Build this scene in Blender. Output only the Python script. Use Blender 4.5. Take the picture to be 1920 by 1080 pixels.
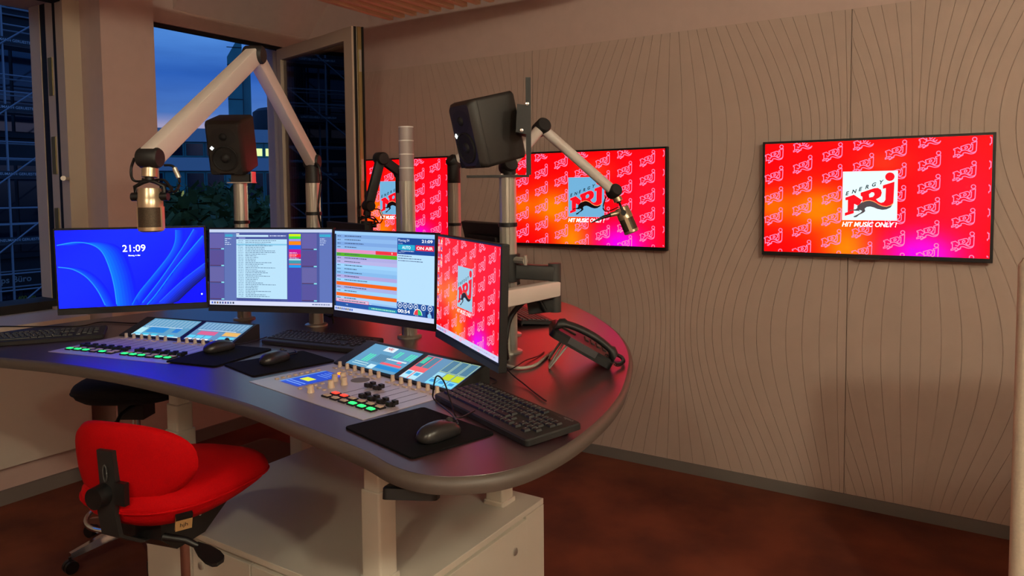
import bpy, bmesh, math, random
from mathutils import Matrix, Vector
random.seed(7)
for o in list(bpy.data.objects): bpy.data.objects.remove(o, do_unlink=True)
SC = bpy.context.scene
COL = SC.collection
R = math.radians
# ------------------------------------------------------------------ camera
FPX, CYPX = 1369.2, 439.65
cam = bpy.data.objects.new('camera', bpy.data.cameras.new('camera'))
COL.objects.link(cam)
_y, _p, _r = R(32.742), R(3.3376), R(0.5331)
_f = Vector((math.cos(_y)*math.cos(_p), math.sin(_y)*math.cos(_p), -math.sin(_p)))
_rt = Vector((math.sin(_y), -math.cos(_y), 0)); _dn = _f.cross(_rt)
CR = math.cos(_r)*_rt + math.sin(_r)*_dn
CD = -math.sin(_r)*_rt + math.cos(_r)*_dn
EYE = Vector((0, 0, 1.6))
cam.matrix_world = Matrix(((CR.x, -CD.x, -_f.x, 0), (CR.y, -CD.y, -_f.y, 0), (CR.z, -CD.z, -_f.z, 1.6), (0, 0, 0, 1)))
cam.data.sensor_fit = 'HORIZONTAL'; cam.data.sensor_width = 36.0
cam.data.lens = FPX/1920*36.0
cam.data.shift_y = -(540-CYPX)/1920
cam.data.clip_start = 0.02; cam.data.clip_end = 500
SC.camera = cam
# ------------------------------------------------------------------ view
SC.view_settings.view_transform = 'Standard'; SC.view_settings.look = 'None'
SC.view_settings.gamma = 1.0; SC.view_settings.use_curve_mapping = False
SC.view_settings.exposure = 0.2
# ------------------------------------------------------------------ sky at dusk
W = bpy.data.worlds.new('dusk_sky'); SC.world = W; W.use_nodes = True
nt = W.node_tree; nt.nodes.clear()
N = lambda t, **k: nt.nodes.new(t)
out = N('ShaderNodeOutputWorld'); bg = N('ShaderNodeBackground'); tc = N('ShaderNodeTexCoord')
sx = N('ShaderNodeSeparateXYZ'); nt.links.new(tc.outputs['Generated'], sx.inputs[0])
mp = N('ShaderNodeMapping'); mp.inputs['Scale'].default_value = (3.0, 3.0, 16.0)
nt.links.new(tc.outputs['Generated'], mp.inputs[0])
nz = N('ShaderNodeTexNoise'); nz.inputs['Scale'].default_value = 1.6; nz.inputs['Detail'].default_value = 7.0
nt.links.new(mp.outputs[0], nz.inputs['Vector'])
rp = N('ShaderNodeValToRGB'); el = rp.color_ramp.elements
def lin(c): return tuple((x/255/12.92 if x/255 <= .04045 else ((x/255+.055)/1.055)**2.4) for x in c)
stops = [(0.0, (26, 34, 52)), (.495, (30, 42, 66)), (.528, (96, 112, 156)), (.543, (160, 154, 186)), (.549, (72, 112, 180)), (.575, (44, 94, 180)),
         (.605, (84, 142, 216)), (.70, (80, 134, 210)), (1.0, (40, 72, 144))]
while len(el) < len(stops): el.new(0.5)
for e, (p_, c_) in zip(el, stops): e.position = p_; e.color = (*lin(c_), 1)
ma = N('ShaderNodeMath'); ma.operation = 'MULTIPLY_ADD'; ma.inputs[1].default_value = .5; ma.inputs[2].default_value = .5
nt.links.new(sx.outputs[2], ma.inputs[0]); nt.links.new(ma.outputs[0], rp.inputs[0])
cr = N('ShaderNodeValToRGB'); cr.color_ramp.elements[0].position = .42; cr.color_ramp.elements[1].position = .68
nt.links.new(nz.outputs[0], cr.inputs[0])
mx = N('ShaderNodeMix'); mx.data_type = 'RGBA'; mx.blend_type = 'MULTIPLY'
mf = N('ShaderNodeMath'); mf.operation = 'MULTIPLY'; mf.inputs[1].default_value = .5
nt.links.new(cr.outputs[0], mf.inputs[0]); nt.links.new(mf.outputs[0], mx.inputs['Factor'])
nt.links.new(rp.outputs[0], mx.inputs['A']); mx.inputs['B'].default_value = (.45, .5, .62, 1)
nt.links.new(mx.outputs['Result'], bg.inputs[0]); bg.inputs[1].default_value = 1.0
nt.links.new(bg.outputs[0], out.inputs[0])
# ------------------------------------------------------------------ ceiling lamps of the room, behind the viewpoint
def lamp(name, loc, radius, power, color):
    l = bpy.data.lights.new(name, 'POINT'); l.shadow_soft_size = radius; l.energy = power; l.color = color
    o = bpy.data.objects.new(name, l); o.location = loc; COL.objects.link(o); return o
WARM = (1.0, .95, .72)
lamp('ceiling_lamp_back_offscreen', (-.4, -1.6, 2.93), .1, 112, WARM)
lamp('ceiling_lamp_left_offscreen', (-1.5, .4, 2.93), .1, 42, WARM)
lamp('ceiling_lamp_right_offscreen', (1.1, -2.0, 2.93), .1, 52, WARM)

# ================================================================== helpers
MATS = {}
def mat(name, col, rough=.6, metal=0., var=0., scale=30., bump=0., spec=.5, coat=0., trans=0., var_col=None, stretch=None):
    if name in MATS: return MATS[name]
    m = bpy.data.materials.new(name); m.use_nodes = True; MATS[name] = m
    t = m.node_tree; b = t.nodes['Principled BSDF']
    c = (*lin(col), 1)
    b.inputs['Base Color'].default_value = c; b.inputs['Roughness'].default_value = rough; b.inputs['Metallic'].default_value = metal
    b.inputs['Specular IOR Level'].default_value = spec; b.inputs['Coat Weight'].default_value = coat; b.inputs['Coat Roughness'].default_value = .25
    b.inputs['Transmission Weight'].default_value = trans
    co = t.nodes.new('ShaderNodeTexCoord'); mpn = t.nodes.new('ShaderNodeMapping')
    t.links.new(co.outputs['Object'], mpn.inputs[0])
    if stretch: mpn.inputs['Scale'].default_value = stretch
    n = t.nodes.new('ShaderNodeTexNoise'); n.inputs['Scale'].default_value = scale; n.inputs['Detail'].default_value = 5
    t.links.new(mpn.outputs[0], n.inputs['Vector'])
    if var or var_col:
        mxn = t.nodes.new('ShaderNodeMix'); mxn.data_type = 'RGBA'
        c2 = (*lin(var_col), 1) if var_col else (*[x*(1-var) for x in c[:3]], 1)
        rr = t.nodes.new('ShaderNodeValToRGB'); rr.color_ramp.elements[0].position = .35; rr.color_ramp.elements[1].position = .7
        t.links.new(n.outputs[0], rr.inputs[0]); t.links.new(rr.outputs[0], mxn.inputs['Factor'])
        mxn.inputs['A'].default_value = c; mxn.inputs['B'].default_value = c2
        t.links.new(mxn.outputs['Result'], b.inputs['Base Color'])
    if bump:
        bm = t.nodes.new('ShaderNodeBump'); bm.inputs['Strength'].default_value = bump; bm.inputs['Distance'].default_value = .004
        t.links.new(n.outputs[0], bm.inputs['Height']); t.links.new(bm.outputs[0], b.inputs['Normal'])
    return m
def glow(name, col, strength=1.):
    if name in MATS: return MATS[name]
    m = bpy.data.materials.new(name); m.use_nodes = True; MATS[name] = m
    b = m.node_tree.nodes['Principled BSDF']; b.inputs['Base Color'].default_value = (*[x*.3 for x in lin(col)], 1)
    b.inputs['Emission Color'].default_value = (*lin(col), 1); b.inputs['Emission Strength'].default_value = strength
    return m
def screen_mat(name, strength):
    m = bpy.data.materials.new(name); m.use_nodes = True; t = m.node_tree
    b = t.nodes['Principled BSDF']; a = t.nodes.new('ShaderNodeAttribute'); a.attribute_name = 'Col'
    b.inputs['Base Color'].default_value = (.002, .002, .002, 1); b.inputs['Roughness'].default_value = .4; b.inputs['Specular IOR Level'].default_value = .12
    t.links.new(a.outputs['Color'], b.inputs['Emission Color']); b.inputs['Emission Strength'].default_value = strength
    return m

class MB:
    """collects shapes; build() links them as one mesh object"""
    def __init__(s): s.v = []; s.f = []; s.m = []; s.c = []; s.mats = []; s.col = (1, 1, 1); s.cur = 0; s.xf = None
    def use(s, m):
        if m not in s.mats: s.mats.append(m)
        s.cur = s.mats.index(m); return s
    def add(s, vs, fs, cols=None):
        b = len(s.v)
        s.v += [tuple(s.xf @ Vector(p)) for p in vs] if s.xf else [tuple(p) for p in vs]
        for i, f in enumerate(fs):
            s.f.append([b+k for k in f]); s.m.append(s.cur); s.c.append(cols[i] if cols else s.col)
        return s
    def box(s, c, d):
        x, y, z = c; a, b_, e = d[0]/2, d[1]/2, d[2]/2
        vs = [(x+i*a, y+j*b_, z+k*e) for i in (-1, 1) for j in (-1, 1) for k in (-1, 1)]
        return s.add(vs, [(0, 1, 3, 2), (4, 6, 7, 5), (0, 4, 5, 1), (2, 3, 7, 6), (0, 2, 6, 4), (1, 5, 7, 3)])
    def b2(s, lo, hi): return s.box([(p+q)/2 for p, q in zip(lo, hi)], [q-p for p, q in zip(lo, hi)])
    def loft(s, rings, cap=True, close=True):
        n = len(rings[0]); vs = [p for r in rings for p in r]; fs = []
        for i in range(len(rings)-1):
            for j in range(n if close else n-1):
                k = (j+1) % n; fs.append((i*n+j, i*n+k, (i+1)*n+k, (i+1)*n+j))
        if cap: fs.append(tuple(reversed(range(n)))); fs.append(tuple((len(rings)-1)*n+j for j in range(n)))
        return s.add(vs, fs)
    def prism(s, poly, z0, z1, ch=0.):
        """polygon in xy, counter-clockwise, extruded in z with an optional chamfer at the top"""
        rings = [[(x, y, z0) for x, y in poly]]
        if ch:
            q = inset(poly, ch); rings += [[(x, y, z1-ch) for x, y in poly], [(x, y, z1) for x, y in q]]
        else: rings.append([(x, y, z1) for x, y in poly])
        return s.loft(rings)
    def rbox(s, c, d, r=.01, ch=.003, n=4):
        return s.prism([(c[0]+x, c[1]+y) for x, y in rrect(d[0], d[1], r, n)], c[2]-d[2]/2, c[2]+d[2]/2, ch)
    def cyl(s, p0, p1, r0, r1=None, n=16, cap=True):
        p0, p1 = Vector(p0), Vector(p1); r1 = r0 if r1 is None else r1
        return s.loft([circ(p0, p1-p0, r0, n), circ(p1, p1-p0, r1, n)], cap)
    def tube(s, pts, r, n=8):
        pts = [Vector(p) for p in pts]; rings = []
        up = Vector((0, 0, 1))
        for i, p in enumerate(pts):
            d = (pts[min(i+1, len(pts)-1)]-pts[max(i-1, 0)]).normalized()
            a = d.cross(up)
            if a.length < .05: a = d.cross(Vector((1, 0, 0)))
            a.normalize(); b = d.cross(a).normalized()
            rr = r[i] if isinstance(r, (list, tuple)) else r
            rings.append([tuple(p+rr*(math.cos(t)*a+math.sin(t)*b)) for t in [2*math.pi*k/n for k in range(n)]])
        return s.loft(rings)
    def lathe(s, prof, n=24, o=(0, 0, 0), ax=(0, 0, 1)):
        """profile of (radius, height) turned about ax through o"""
        o, ax = Vector(o), Vector(ax).normalized()
        return s.loft([circ(o+ax*h, ax, max(r, 1e-5), n) for r, h in prof])
    def build(s, name, mats=None, parent=None, smooth=0, mw=None, label=None, bevel=0.):
        me = bpy.data.meshes.new(name); me.from_pydata(s.v, [], s.f)
        ml = s.mats if s.mats else (mats if isinstance(mats, list) else [mats])
        for m in ml: me.materials.append(m)
        if s.mats: me.polygons.foreach_set('material_index', s.m)
        if any(c != (1, 1, 1) for c in s.c):
            at = me.color_attributes.new('Col', 'FLOAT_COLOR', 'CORNER'); k = 0
            for p, c in zip(me.polygons, s.c):
                for j in range(p.loop_total):
                    cc = c[j] if isinstance(c[0], (tuple, list)) else c
                    at.data[k].color = (*cc, 1); k += 1
        b = bmesh.new(); b.from_mesh(me)
        if not any(c != (1, 1, 1) for c in s.c): bmesh.ops.recalc_face_normals(b, faces=b.faces)
        if bevel: bmesh.ops.bevel(b, geom=[e for e in b.edges if e.is_manifold and e.calc_face_angle(0) > .6], offset=bevel, segments=2, affect='EDGES', profile=.5)
        b.to_mesh(me); b.free()
        if smooth:
            me.polygons.foreach_set('use_smooth', [True]*len(me.polygons)); me.set_sharp_from_angle(angle=R(smooth))
        o = bpy.data.objects.new(name, me); COL.objects.link(o)
        if parent: o.parent = parent
        if mw is not None: o.matrix_local = mw
        if label: o['label'] = label
        return o
def circ(o, ax, r, n):
    ax = Vector(ax).normalized(); a = ax.cross(Vector((0, 0, 1)))
    if a.length < .01: a = Vector((1, 0, 0))
    a.normalize(); b = ax.cross(a)
    return [tuple(Vector(o)+r*(math.cos(t)*a+math.sin(t)*b)) for t in [2*math.pi*k/n for k in range(n)]]
def rrect(w, h, r, n=4):
    p = []
    for cx, cy, a in ((w/2-r, h/2-r, 0), (-w/2+r, h/2-r, 90), (-w/2+r, -h/2+r, 180), (w/2-r, -h/2+r, 270)):
        for k in range(n+1): t = R(a+90*k/n); p.append((cx+r*math.cos(t), cy+r*math.sin(t)))
    return p
def inset(poly, d):
    n = len(poly); q = []
    for i in range(n):
        a, b, c = Vector(poly[i-1]), Vector(poly[i]), Vector(poly[(i+1) % n])
        e1 = b-a; e2 = c-b
        if e1.length < 1e-7 or e2.length < 1e-7: q.append(tuple(b)); continue
        n1 = Vector((-e1.y, e1.x)).normalized(); n2 = Vector((-e2.y, e2.x)).normalized(); m = n1+n2
        if m.length < 1e-4: m = n1
        m.normalize(); q.append(tuple(b+m*d/max(.4, m.dot(n1))))
    return q
def smooth_path(pts, sub=8, closed=False):
    P = [Vector(p) for p in pts]; n = len(P); o = []
    for i in range(n if closed else n-1):
        g = (lambda k: P[k % n]) if closed else (lambda k: P[min(max(k, 0), n-1)])
        a, b, c, d = g(i-1), g(i), g(i+1), g(i+2)
        for k in range(sub):
            t = k/sub; o.append(.5*((2*b)+(c-a)*t+(2*a-5*b+4*c-d)*t*t+(3*b-a-3*c+d)*t**3))
    if not closed: o.append(P[-1])
    return o
def empty(name, loc=(0, 0, 0), rz=0., label=None, cat=None, group=None, mw=None):
    o = bpy.data.objects.new(name, None); COL.objects.link(o); o.empty_display_size = .05
    if mw is not None: o.matrix_world = mw
    else: o.location = loc; o.rotation_euler = (0, 0, rz)
    return tag(o, label, cat, group)
def tag(o, label=None, cat=None, group=None, kind=None):
    if label: o['label'] = label
    if cat: o['category'] = cat
    if group: o['group'] = group
    if kind: o['kind'] = kind
    return o
def copy_tree(o, parent=None):
    c = o.copy(); COL.objects.link(c); c.parent = parent
    for ch in o.children: copy_tree(ch, c)
    return c
def pose(p, yaw, tilt=0, roll=0):
    return Matrix.Translation(p) @ Matrix.Rotation(yaw, 4, 'Z') @ Matrix.Rotation(tilt, 4, 'X') @ Matrix.Rotation(roll, 4, 'Y')
def at(px, py, d):
    """the point seen at a photo pixel, d metres ahead"""
    return EYE + (_f + CR*((px-960)/FPX) + CD*((py-CYPX)/FPX))*d
def on(px, py, z):
    r = _f + CR*((px-960)/FPX) + CD*((py-CYPX)/FPX); return EYE + r*((z-1.6)/r.z)
_TC = {}
def text2d(s, bold=0., shear=0.):
    k = (s, bold, shear)
    if k not in _TC:
        c = bpy.data.curves.new('lettering', 'FONT'); c.body = s; c.resolution_u = 3; c.offset = bold; c.shear = shear
        o = bpy.data.objects.new('lettering', c); COL.objects.link(o)
        me = o.to_mesh(); vs = [(v.co.x, v.co.y) for v in me.vertices]; fs = [tuple(p.vertices) for p in me.polygons]
        o.to_mesh_clear(); bpy.data.objects.remove(o); bpy.data.curves.remove(c)
        x0 = min(v[0] for v in vs); x1 = max(v[0] for v in vs); y0 = min(v[1] for v in vs); y1 = max(v[1] for v in vs)
        _TC[k] = ([(x-x0, y-y0) for x, y in vs], fs, x1-x0, y1-y0)
    return _TC[k]

# ================================================================== materials
M_wall = mat('painted_wall', (202, 178, 168), .85, var=.05, scale=14, bump=.03)
M_panel = mat('wall_panel_board', (192, 170, 156), .75, var=.05, scale=9)
M_base = mat('baseboard_grey', (118, 112, 106), .5)
M_ceil = mat('ceiling_plaster', (196, 186, 172), .9)
M_carpet = mat('rust_carpet', (118, 58, 34), .95, var_col=(82, 36, 22), scale=3.2, bump=.5)
M_oak = mat('pale_wood', (240, 214, 172), .6, var=.15, scale=8, stretch=(1, 14, 14))
M_desk = mat('aubergine_desktop', (58, 38, 42), .36, var=.08, scale=60, spec=.9, coat=.22)
M_edge = mat('desk_edge', (86, 76, 70), .5)
M_white = mat('white_lacquer', (206, 200, 186), .45)
M_alu = mat('brushed_aluminium', (196, 192, 182), .3, metal=.6, var=.08, scale=60, stretch=(1, 1, .03))
M_armw = mat('arm_white', (222, 212, 204), .4)
M_blk = mat('black_plastic', (15, 15, 16), .45)
M_blk2 = mat('satin_black', (30, 29, 29), .55)
M_grey = mat('dark_grey_plastic', (58, 57, 56), .5)
M_chrome = mat('chrome', (220, 220, 220), .12, metal=1.)
M_red = mat('red_fabric', (184, 1, 8), .85, var=.12, scale=300, bump=.2, spec=.12)
M_blkfab = mat('black_fabric', (18, 18, 20), .85, var=.2, scale=300, bump=.2)
M_spk = mat('speaker_grey', (42, 38, 35), .5, var=.1, scale=80)
M_cone = mat('speaker_cone', (18, 17, 17), .7)
M_frame = mat('window_frame_paint', (200, 182, 162), .4)
M_seal = mat('rubber_seal', (10, 10, 11), .7)
M_brass = mat('galvanised_strip', (176, 160, 110), .35, metal=.7)
M_nickel = mat('nickel_mic', (196, 178, 150), .3, metal=.8)
M_mesh = mat('mic_mesh', (92, 80, 66), .5, metal=.6, var=.5, scale=400)
M_pad = mat('black_cloth_pad', (9, 9, 11), .9, var=.2, scale=200, spec=.15)
M_key = mat('key_black', (24, 24, 26), .5)
M_kbprint = mat('key_print', (150, 150, 150), .6)
M_mixer = mat('console_silver', (190, 186, 194), .34, metal=.25)
M_knob = mat('beige_knob', (196, 176, 152), .5)
M_label = mat('kraft_label', (170, 132, 84), .8)
M_print = mat('dark_print', (40, 30, 22), .8)
M_partition = mat('partition_felt', (228, 214, 192), .95, var=.08, scale=120, bump=.2)
M_lampseg = mat('frosted_segment', (166, 152, 148), .3)
M_cable = mat('cable_black', (14, 14, 14), .5)
M_cablew = mat('cable_white', (190, 182, 168), .5)
def glassmat(name, tint, refl):
    m = bpy.data.materials.new(name); m.use_nodes = True; t = m.node_tree; t.nodes.clear()
    o = t.nodes.new('ShaderNodeOutputMaterial'); mxs = t.nodes.new('ShaderNodeMixShader')
    tr = t.nodes.new('ShaderNodeBsdfTransparent'); tr.inputs[0].default_value = (*tint, 1)
    gl = t.nodes.new('ShaderNodeBsdfGlossy'); gl.inputs['Roughness'].default_value = .01
    fr = t.nodes.new('ShaderNodeFresnel'); fr.inputs[0].default_value = 1.5
    mu = t.nodes.new('ShaderNodeMath'); mu.operation = 'MULTIPLY_ADD'; mu.inputs[1].default_value = 1.6; mu.inputs[2].default_value = refl; mu.use_clamp = True
    t.links.new(fr.outputs[0], mu.inputs[0]); t.links.new(mu.outputs[0], mxs.inputs[0])
    t.links.new(tr.outputs[0], mxs.inputs[1]); t.links.new(gl.outputs[0], mxs.inputs[2]); t.links.new(mxs.outputs[0], o.inputs[0])
    return m
M_glass = glassmat('window_glass', (.82, .84, .82), .06)
M_mat = glassmat('clear_mat', (.62, .62, .66), .03)
M_scr = screen_mat('display_image', 1.0)
M_tv = screen_mat('wall_display_image', 2.2)
M_scr1 = screen_mat('lock_screen_image', 2.6)

# ================================================================== the room
XW, YW, ZC = 3.94, 4.23, 3.05            # right wall, window wall, ceiling
def struct(o): o['kind'] = 'structure'; return o
struct(MB().b2((-2.2, -2.6, -.12), (XW+.2, 4.9, 0)).build('floor', M_carpet))
struct(MB().b2((-2.2, -2.6, ZC), (XW+.2, 4.9, ZC+.12)).build('ceiling', M_ceil))
struct(MB().b2((-2.3, -2.6, 0), (-2.1, 4.9, ZC)).build('wall_left', M_wall))
struct(MB().b2((-2.1, -2.7, 0), (XW+.2, -2.5, ZC)).build('wall_back', M_wall))
wr = struct(MB().b2((XW+.022, -2.5, 0), (XW+.2, 4.9, ZC)).build('wall_right', M_wall))
# right wall boards, cut with flowing grooves: the strips between two grooves follow a standing wave
PER, AMP, STEP, Z0, Z1 = 1.82, .15, .0562, .062, 2.475
def groove_y(u, z, c): return u - AMP*math.sin(2*math.pi*(u-c)/PER)*math.cos(2*math.pi*(z-1.88)/2.1)*1.0
def board(y0, y1, centre):
    m = MB(); nz_ = 40
    m.use(M_panel)
    us = [centre+STEP*(k+.5) for k in range(-60, 60)]
    lines = []
    for u in us:
        ln = [min(max(groove_y(u, Z0+(Z1-Z0)*i/nz_, centre), y0+.001), y1-.001) for i in range(nz_+1)]
        if max(ln) > y0+.0011 and min(ln) < y1-.0011: lines.append(ln)
    lines = [[y0+.001]*(nz_+1)]+lines+[[y1-.001]*(nz_+1)]
    g = .0009
    for a, b in zip(lines, lines[1:]):
        for i in range(nz_):
            za, zb = Z0+(Z1-Z0)*i/nz_, Z0+(Z1-Z0)*(i+1)/nz_
            p0, p1, q0, q1 = a[i]+g, b[i]-g, a[i+1]+g, b[i+1]-g
            if p1-p0 < .0012 and q1-q0 < .0012: continue
            p1 = max(p1, p0+1e-5); q1 = max(q1, q0+1e-5)
            m.add([(XW, p0, za), (XW, p1, za), (XW, q1, zb), (XW, q0, zb),
                   (XW+.006, p0, za), (XW+.006, p1, za), (XW+.006, q1, zb), (XW+.006, q0, zb)],
                  [(0, 3, 2, 1), (0, 4, 7, 3), (1, 2, 6, 5)])
    m.use(M_panel).b2((XW+.006, y0+.0015, Z0), (XW+.023, y1-.0015, Z1-.003))
    m.use(M_panel).b2((XW+.0005, y0+.001, Z1-.003), (XW+.023, y1-.001, Z1))
    return m.build('wall_board', parent=wr)
board(-1.27, .552, .27)
board(.552, 2.371, .552)
board(2.371, 4.19, 2.46)
board(-2.49, -1.27, -1.27)
struct(MB().b2((XW-.008, -2.5, 0), (XW+.022, 4.4, .062)).build('baseboard_right', M_base))
# window wall: pillar, parapets, lintel, sloped soffit
wf = MB()
wf.b2((2.28, YW, 0), (2.60, 4.9, ZC))                       # pillar
wf.b2((-2.1, 4.25, 0), (2.13, 4.85, .90)); wf.b2((2.13, 4.5, 0), (2.28, 4.85, .95))
wf.b2((2.60, 4.25, 0), (XW+.022, 4.85, .95))
wf.b2((-2.1, 4.46, 2.73), (2.28, 4.9, ZC)); wf.b2((2.60, 4.40, 2.69), (XW+.022, 4.47, ZC)); wf.b2((2.60, 4.47, 2.80), (XW+.022, 4.9, ZC))
wf.b2((3.735, 4.40, .95), (XW+.022, 4.47, 2.69)); wf.b2((-2.1, 4.45, .9), (.55, 4.9, 2.73))
wf.add([(2.84, 4.401, 2.79), (XW+.02, 4.401, 2.79), (XW+.02, 4.15, ZC), (2.84, 4.15, ZC), (2.84, 4.401, ZC), (XW+.02, 4.401, ZC)],
       [(0, 1, 2, 3), (0, 3, 4), (1, 5, 2), (2, 5, 4, 3), (0, 4, 5, 1)])
wfo = struct(wf.build('wall_far', M_wall))
MB().b2((-2.1, 4.205, .20), (2.128, 4.25, .905)).build('radiator_cover', M_white, wfo)
MB().b2((-2.1, 4.18, .905), (2.13, 4.86, .935)).build('window_sill', M_white, wfo)
struct(MB().b2((-2.1, YW, 0), (2.28, 4.26, .075)).b2((2.27, YW-.014, 0), (2.61, YW+.01, .075)).b2((2.60, YW, 0), (XW-.008, 4.26, .075)).build('baseboard_far', M_base))
# left window: the sash stands open out of view, the rebated frame shows its strikers
w1 = struct(empty('window_1'))
MB().b2((2.185, 4.45, .935), (2.28, 4.535, 2.73)).build('frame_lip', M_frame, w1)
MB().b2((2.187, 4.535, .935), (2.28, 4.57, 2.73)).build('gasket', M_seal, w1)
MB().b2((2.19, 4.655, .935), (2.28, 4.72, 2.73)).build('gasket', M_seal, w1)
MB().b2((2.188, 4.57, .935), (2.28, 4.655, 2.73)).build('frame_rebate', M_frame, w1)
MB().b2((2.185, 4.72, .935), (2.28, 4.84, 2.73)).build('frame_outer', M_frame, w1)
MB().b2((.55, 4.47, 2.715), (2.185, 4.56, 2.73)).build('frame_head', M_seal, w1)
MB().b2((.55, 4.60, .935), (2.185, 4.84, .985)).build('frame_sill', M_seal, w1)
for z in (1.42, 1.84, 2.3):
    MB().b2((2.182, 4.59, z-.11), (2.188, 4.635, z+.11)).build('striker_plate', M_brass, w1)
MB().cyl((2.19, 4.47, 1.70), (2.11, 4.36, 1.70), .011).cyl((2.11, 4.36, 1.70), (2.10, 4.345, 1.70), .0135).build('handle', M_alu, w1, 40)
# right window: outer frame and the sash swung into the room
w2 = struct(empty('window_2'))
MB().b2((2.60, 4.415, 2.665), (3.735, 4.445, 2.69)).build('frame_head', M_seal, w2)
MB().b2((3.70, 4.41, .95), (3.735, 4.50, 2.665)).build('frame_jamb', M_frame, w2)
MB().b2((2.655, 4.42, .95), (3.70, 4.50, 1.0)).build('frame_sill', M_frame, w2)
sd = Vector((-.235, -.972, 0)); sashm = Matrix(((sd.x, -sd.y, 0, 3.70), (sd.y, sd.x, 0, 4.405), (0, 0, 1, 0), (0, 0, 0, 1)))
SL, SZ0, SZ1 = 1.04, 1.0, 2.665
sash = MB().b2((0, -.035, SZ0), (.055, .035, SZ1)).b2((SL-.095, -.035, SZ0), (SL, .035, SZ1)).b2((.055, -.035, SZ1-.08), (SL-.055, .035, SZ1)).b2((.055, -.035, SZ0), (SL-.055, .035, SZ0+.07)).build('sash', M_frame, w2, mw=sashm)
MB().b2((.05, -.010, SZ0+.06), (SL-.05, .010, SZ1-.055)).build('pane', M_glass, sash)
MB().b2((SL, -.020, SZ0), (SL+.004, -.002, SZ1)).build('gasket', M_seal, sash)
MB().b2((SL, .004, SZ0), (SL+.012, .030, SZ1)).build('lock_strip', M_brass, sash)
MB().b2((SL, .031, SZ0), (SL+.02, .043, SZ1)).build('gasket', M_seal, sash)
for z in (1.25, 1.75, 2.45): MB().b2((SL+.012, .009, z-.07), (SL+.018, .025, z+.07)).build('lock_bolt', M_alu, sash)

# ================================================================== ceiling baffles
ORD = ('first', 'second', 'third', 'fourth', 'fifth', 'sixth', 'seventh', 'eighth', 'ninth', 'tenth', 'eleventh', 'twelfth', 'thirteenth', 'fourteenth', 'fifteenth')
def baffle(y, k):
    t = empty('ceiling_baffle', (2.2, y, 2.75), 0, 'pale wooden ceiling blade, %s counted from the open window sash' % ORD[k], 'ceiling baffle', 'wooden ceiling baffles')
    MB().b2((-1.6, -.018, 0), (1.53, .018, .06)).build('blade', M_oak, t)
    for x in (-1.2, 1.1): MB().cyl((x, 0, .06), (x, 0, .302), .004, n=6).build('hanger', M_alu, t)
for k in range(15): baffle(3.34-.1015*k, k)

# ================================================================== printing on screens
LOGO_N = [(125, 512), (255, 467), (383, 553), (330, 640), (262, 607), (258, 690), (258, 752), (122, 795), (122, 748), (165, 735), (165, 548), (130, 553)]
LOGO_R = [(355, 437), (555, 370), (610, 366), (655, 395), (668, 440), (655, 490), (620, 520), (585, 537), (620, 575), (660, 592), (700, 580), (722, 545), (725, 370),
          (682, 380), (682, 328), (848, 275), (838, 590), (800, 630), (740, 648), (680, 640), (620, 612), (560, 575), (500, 556), (440, 560), (383, 580), (383, 500), (357, 482)]
LOGO_H = [(480, 462), (520, 430), (555, 437), (562, 470), (540, 500), (487, 512)]
LOGO_D = [(780+68*math.cos(t), 200+64*math.sin(t)) for t in [2*math.pi*k/20 for k in range(20)]]
LOGO_P = [(383, 580), (440, 560), (500, 556), (560, 575), (620, 612), (680, 640), (740, 648), (800, 630), (835, 600), (800, 660), (740, 690), (680, 698), (610, 685),
          (550, 660), (500, 648), (450, 655), (420, 680), (430, 720), (400, 745), (340, 775), (300, 810), (262, 815), (255, 800), (290, 785), (360, 745), (385, 715),
          (340, 700), (345, 730), (330, 715), (300, 715), (240, 710), (190, 730), (180, 715), (210, 700), (290, 690), (310, 670), (310, 640), (340, 610)]
def tri(poly):
    from mathutils.geometry import tessellate_polygon
    return tessellate_polygon([[Vector((x, y, 0)) for x, y in poly]])
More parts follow.
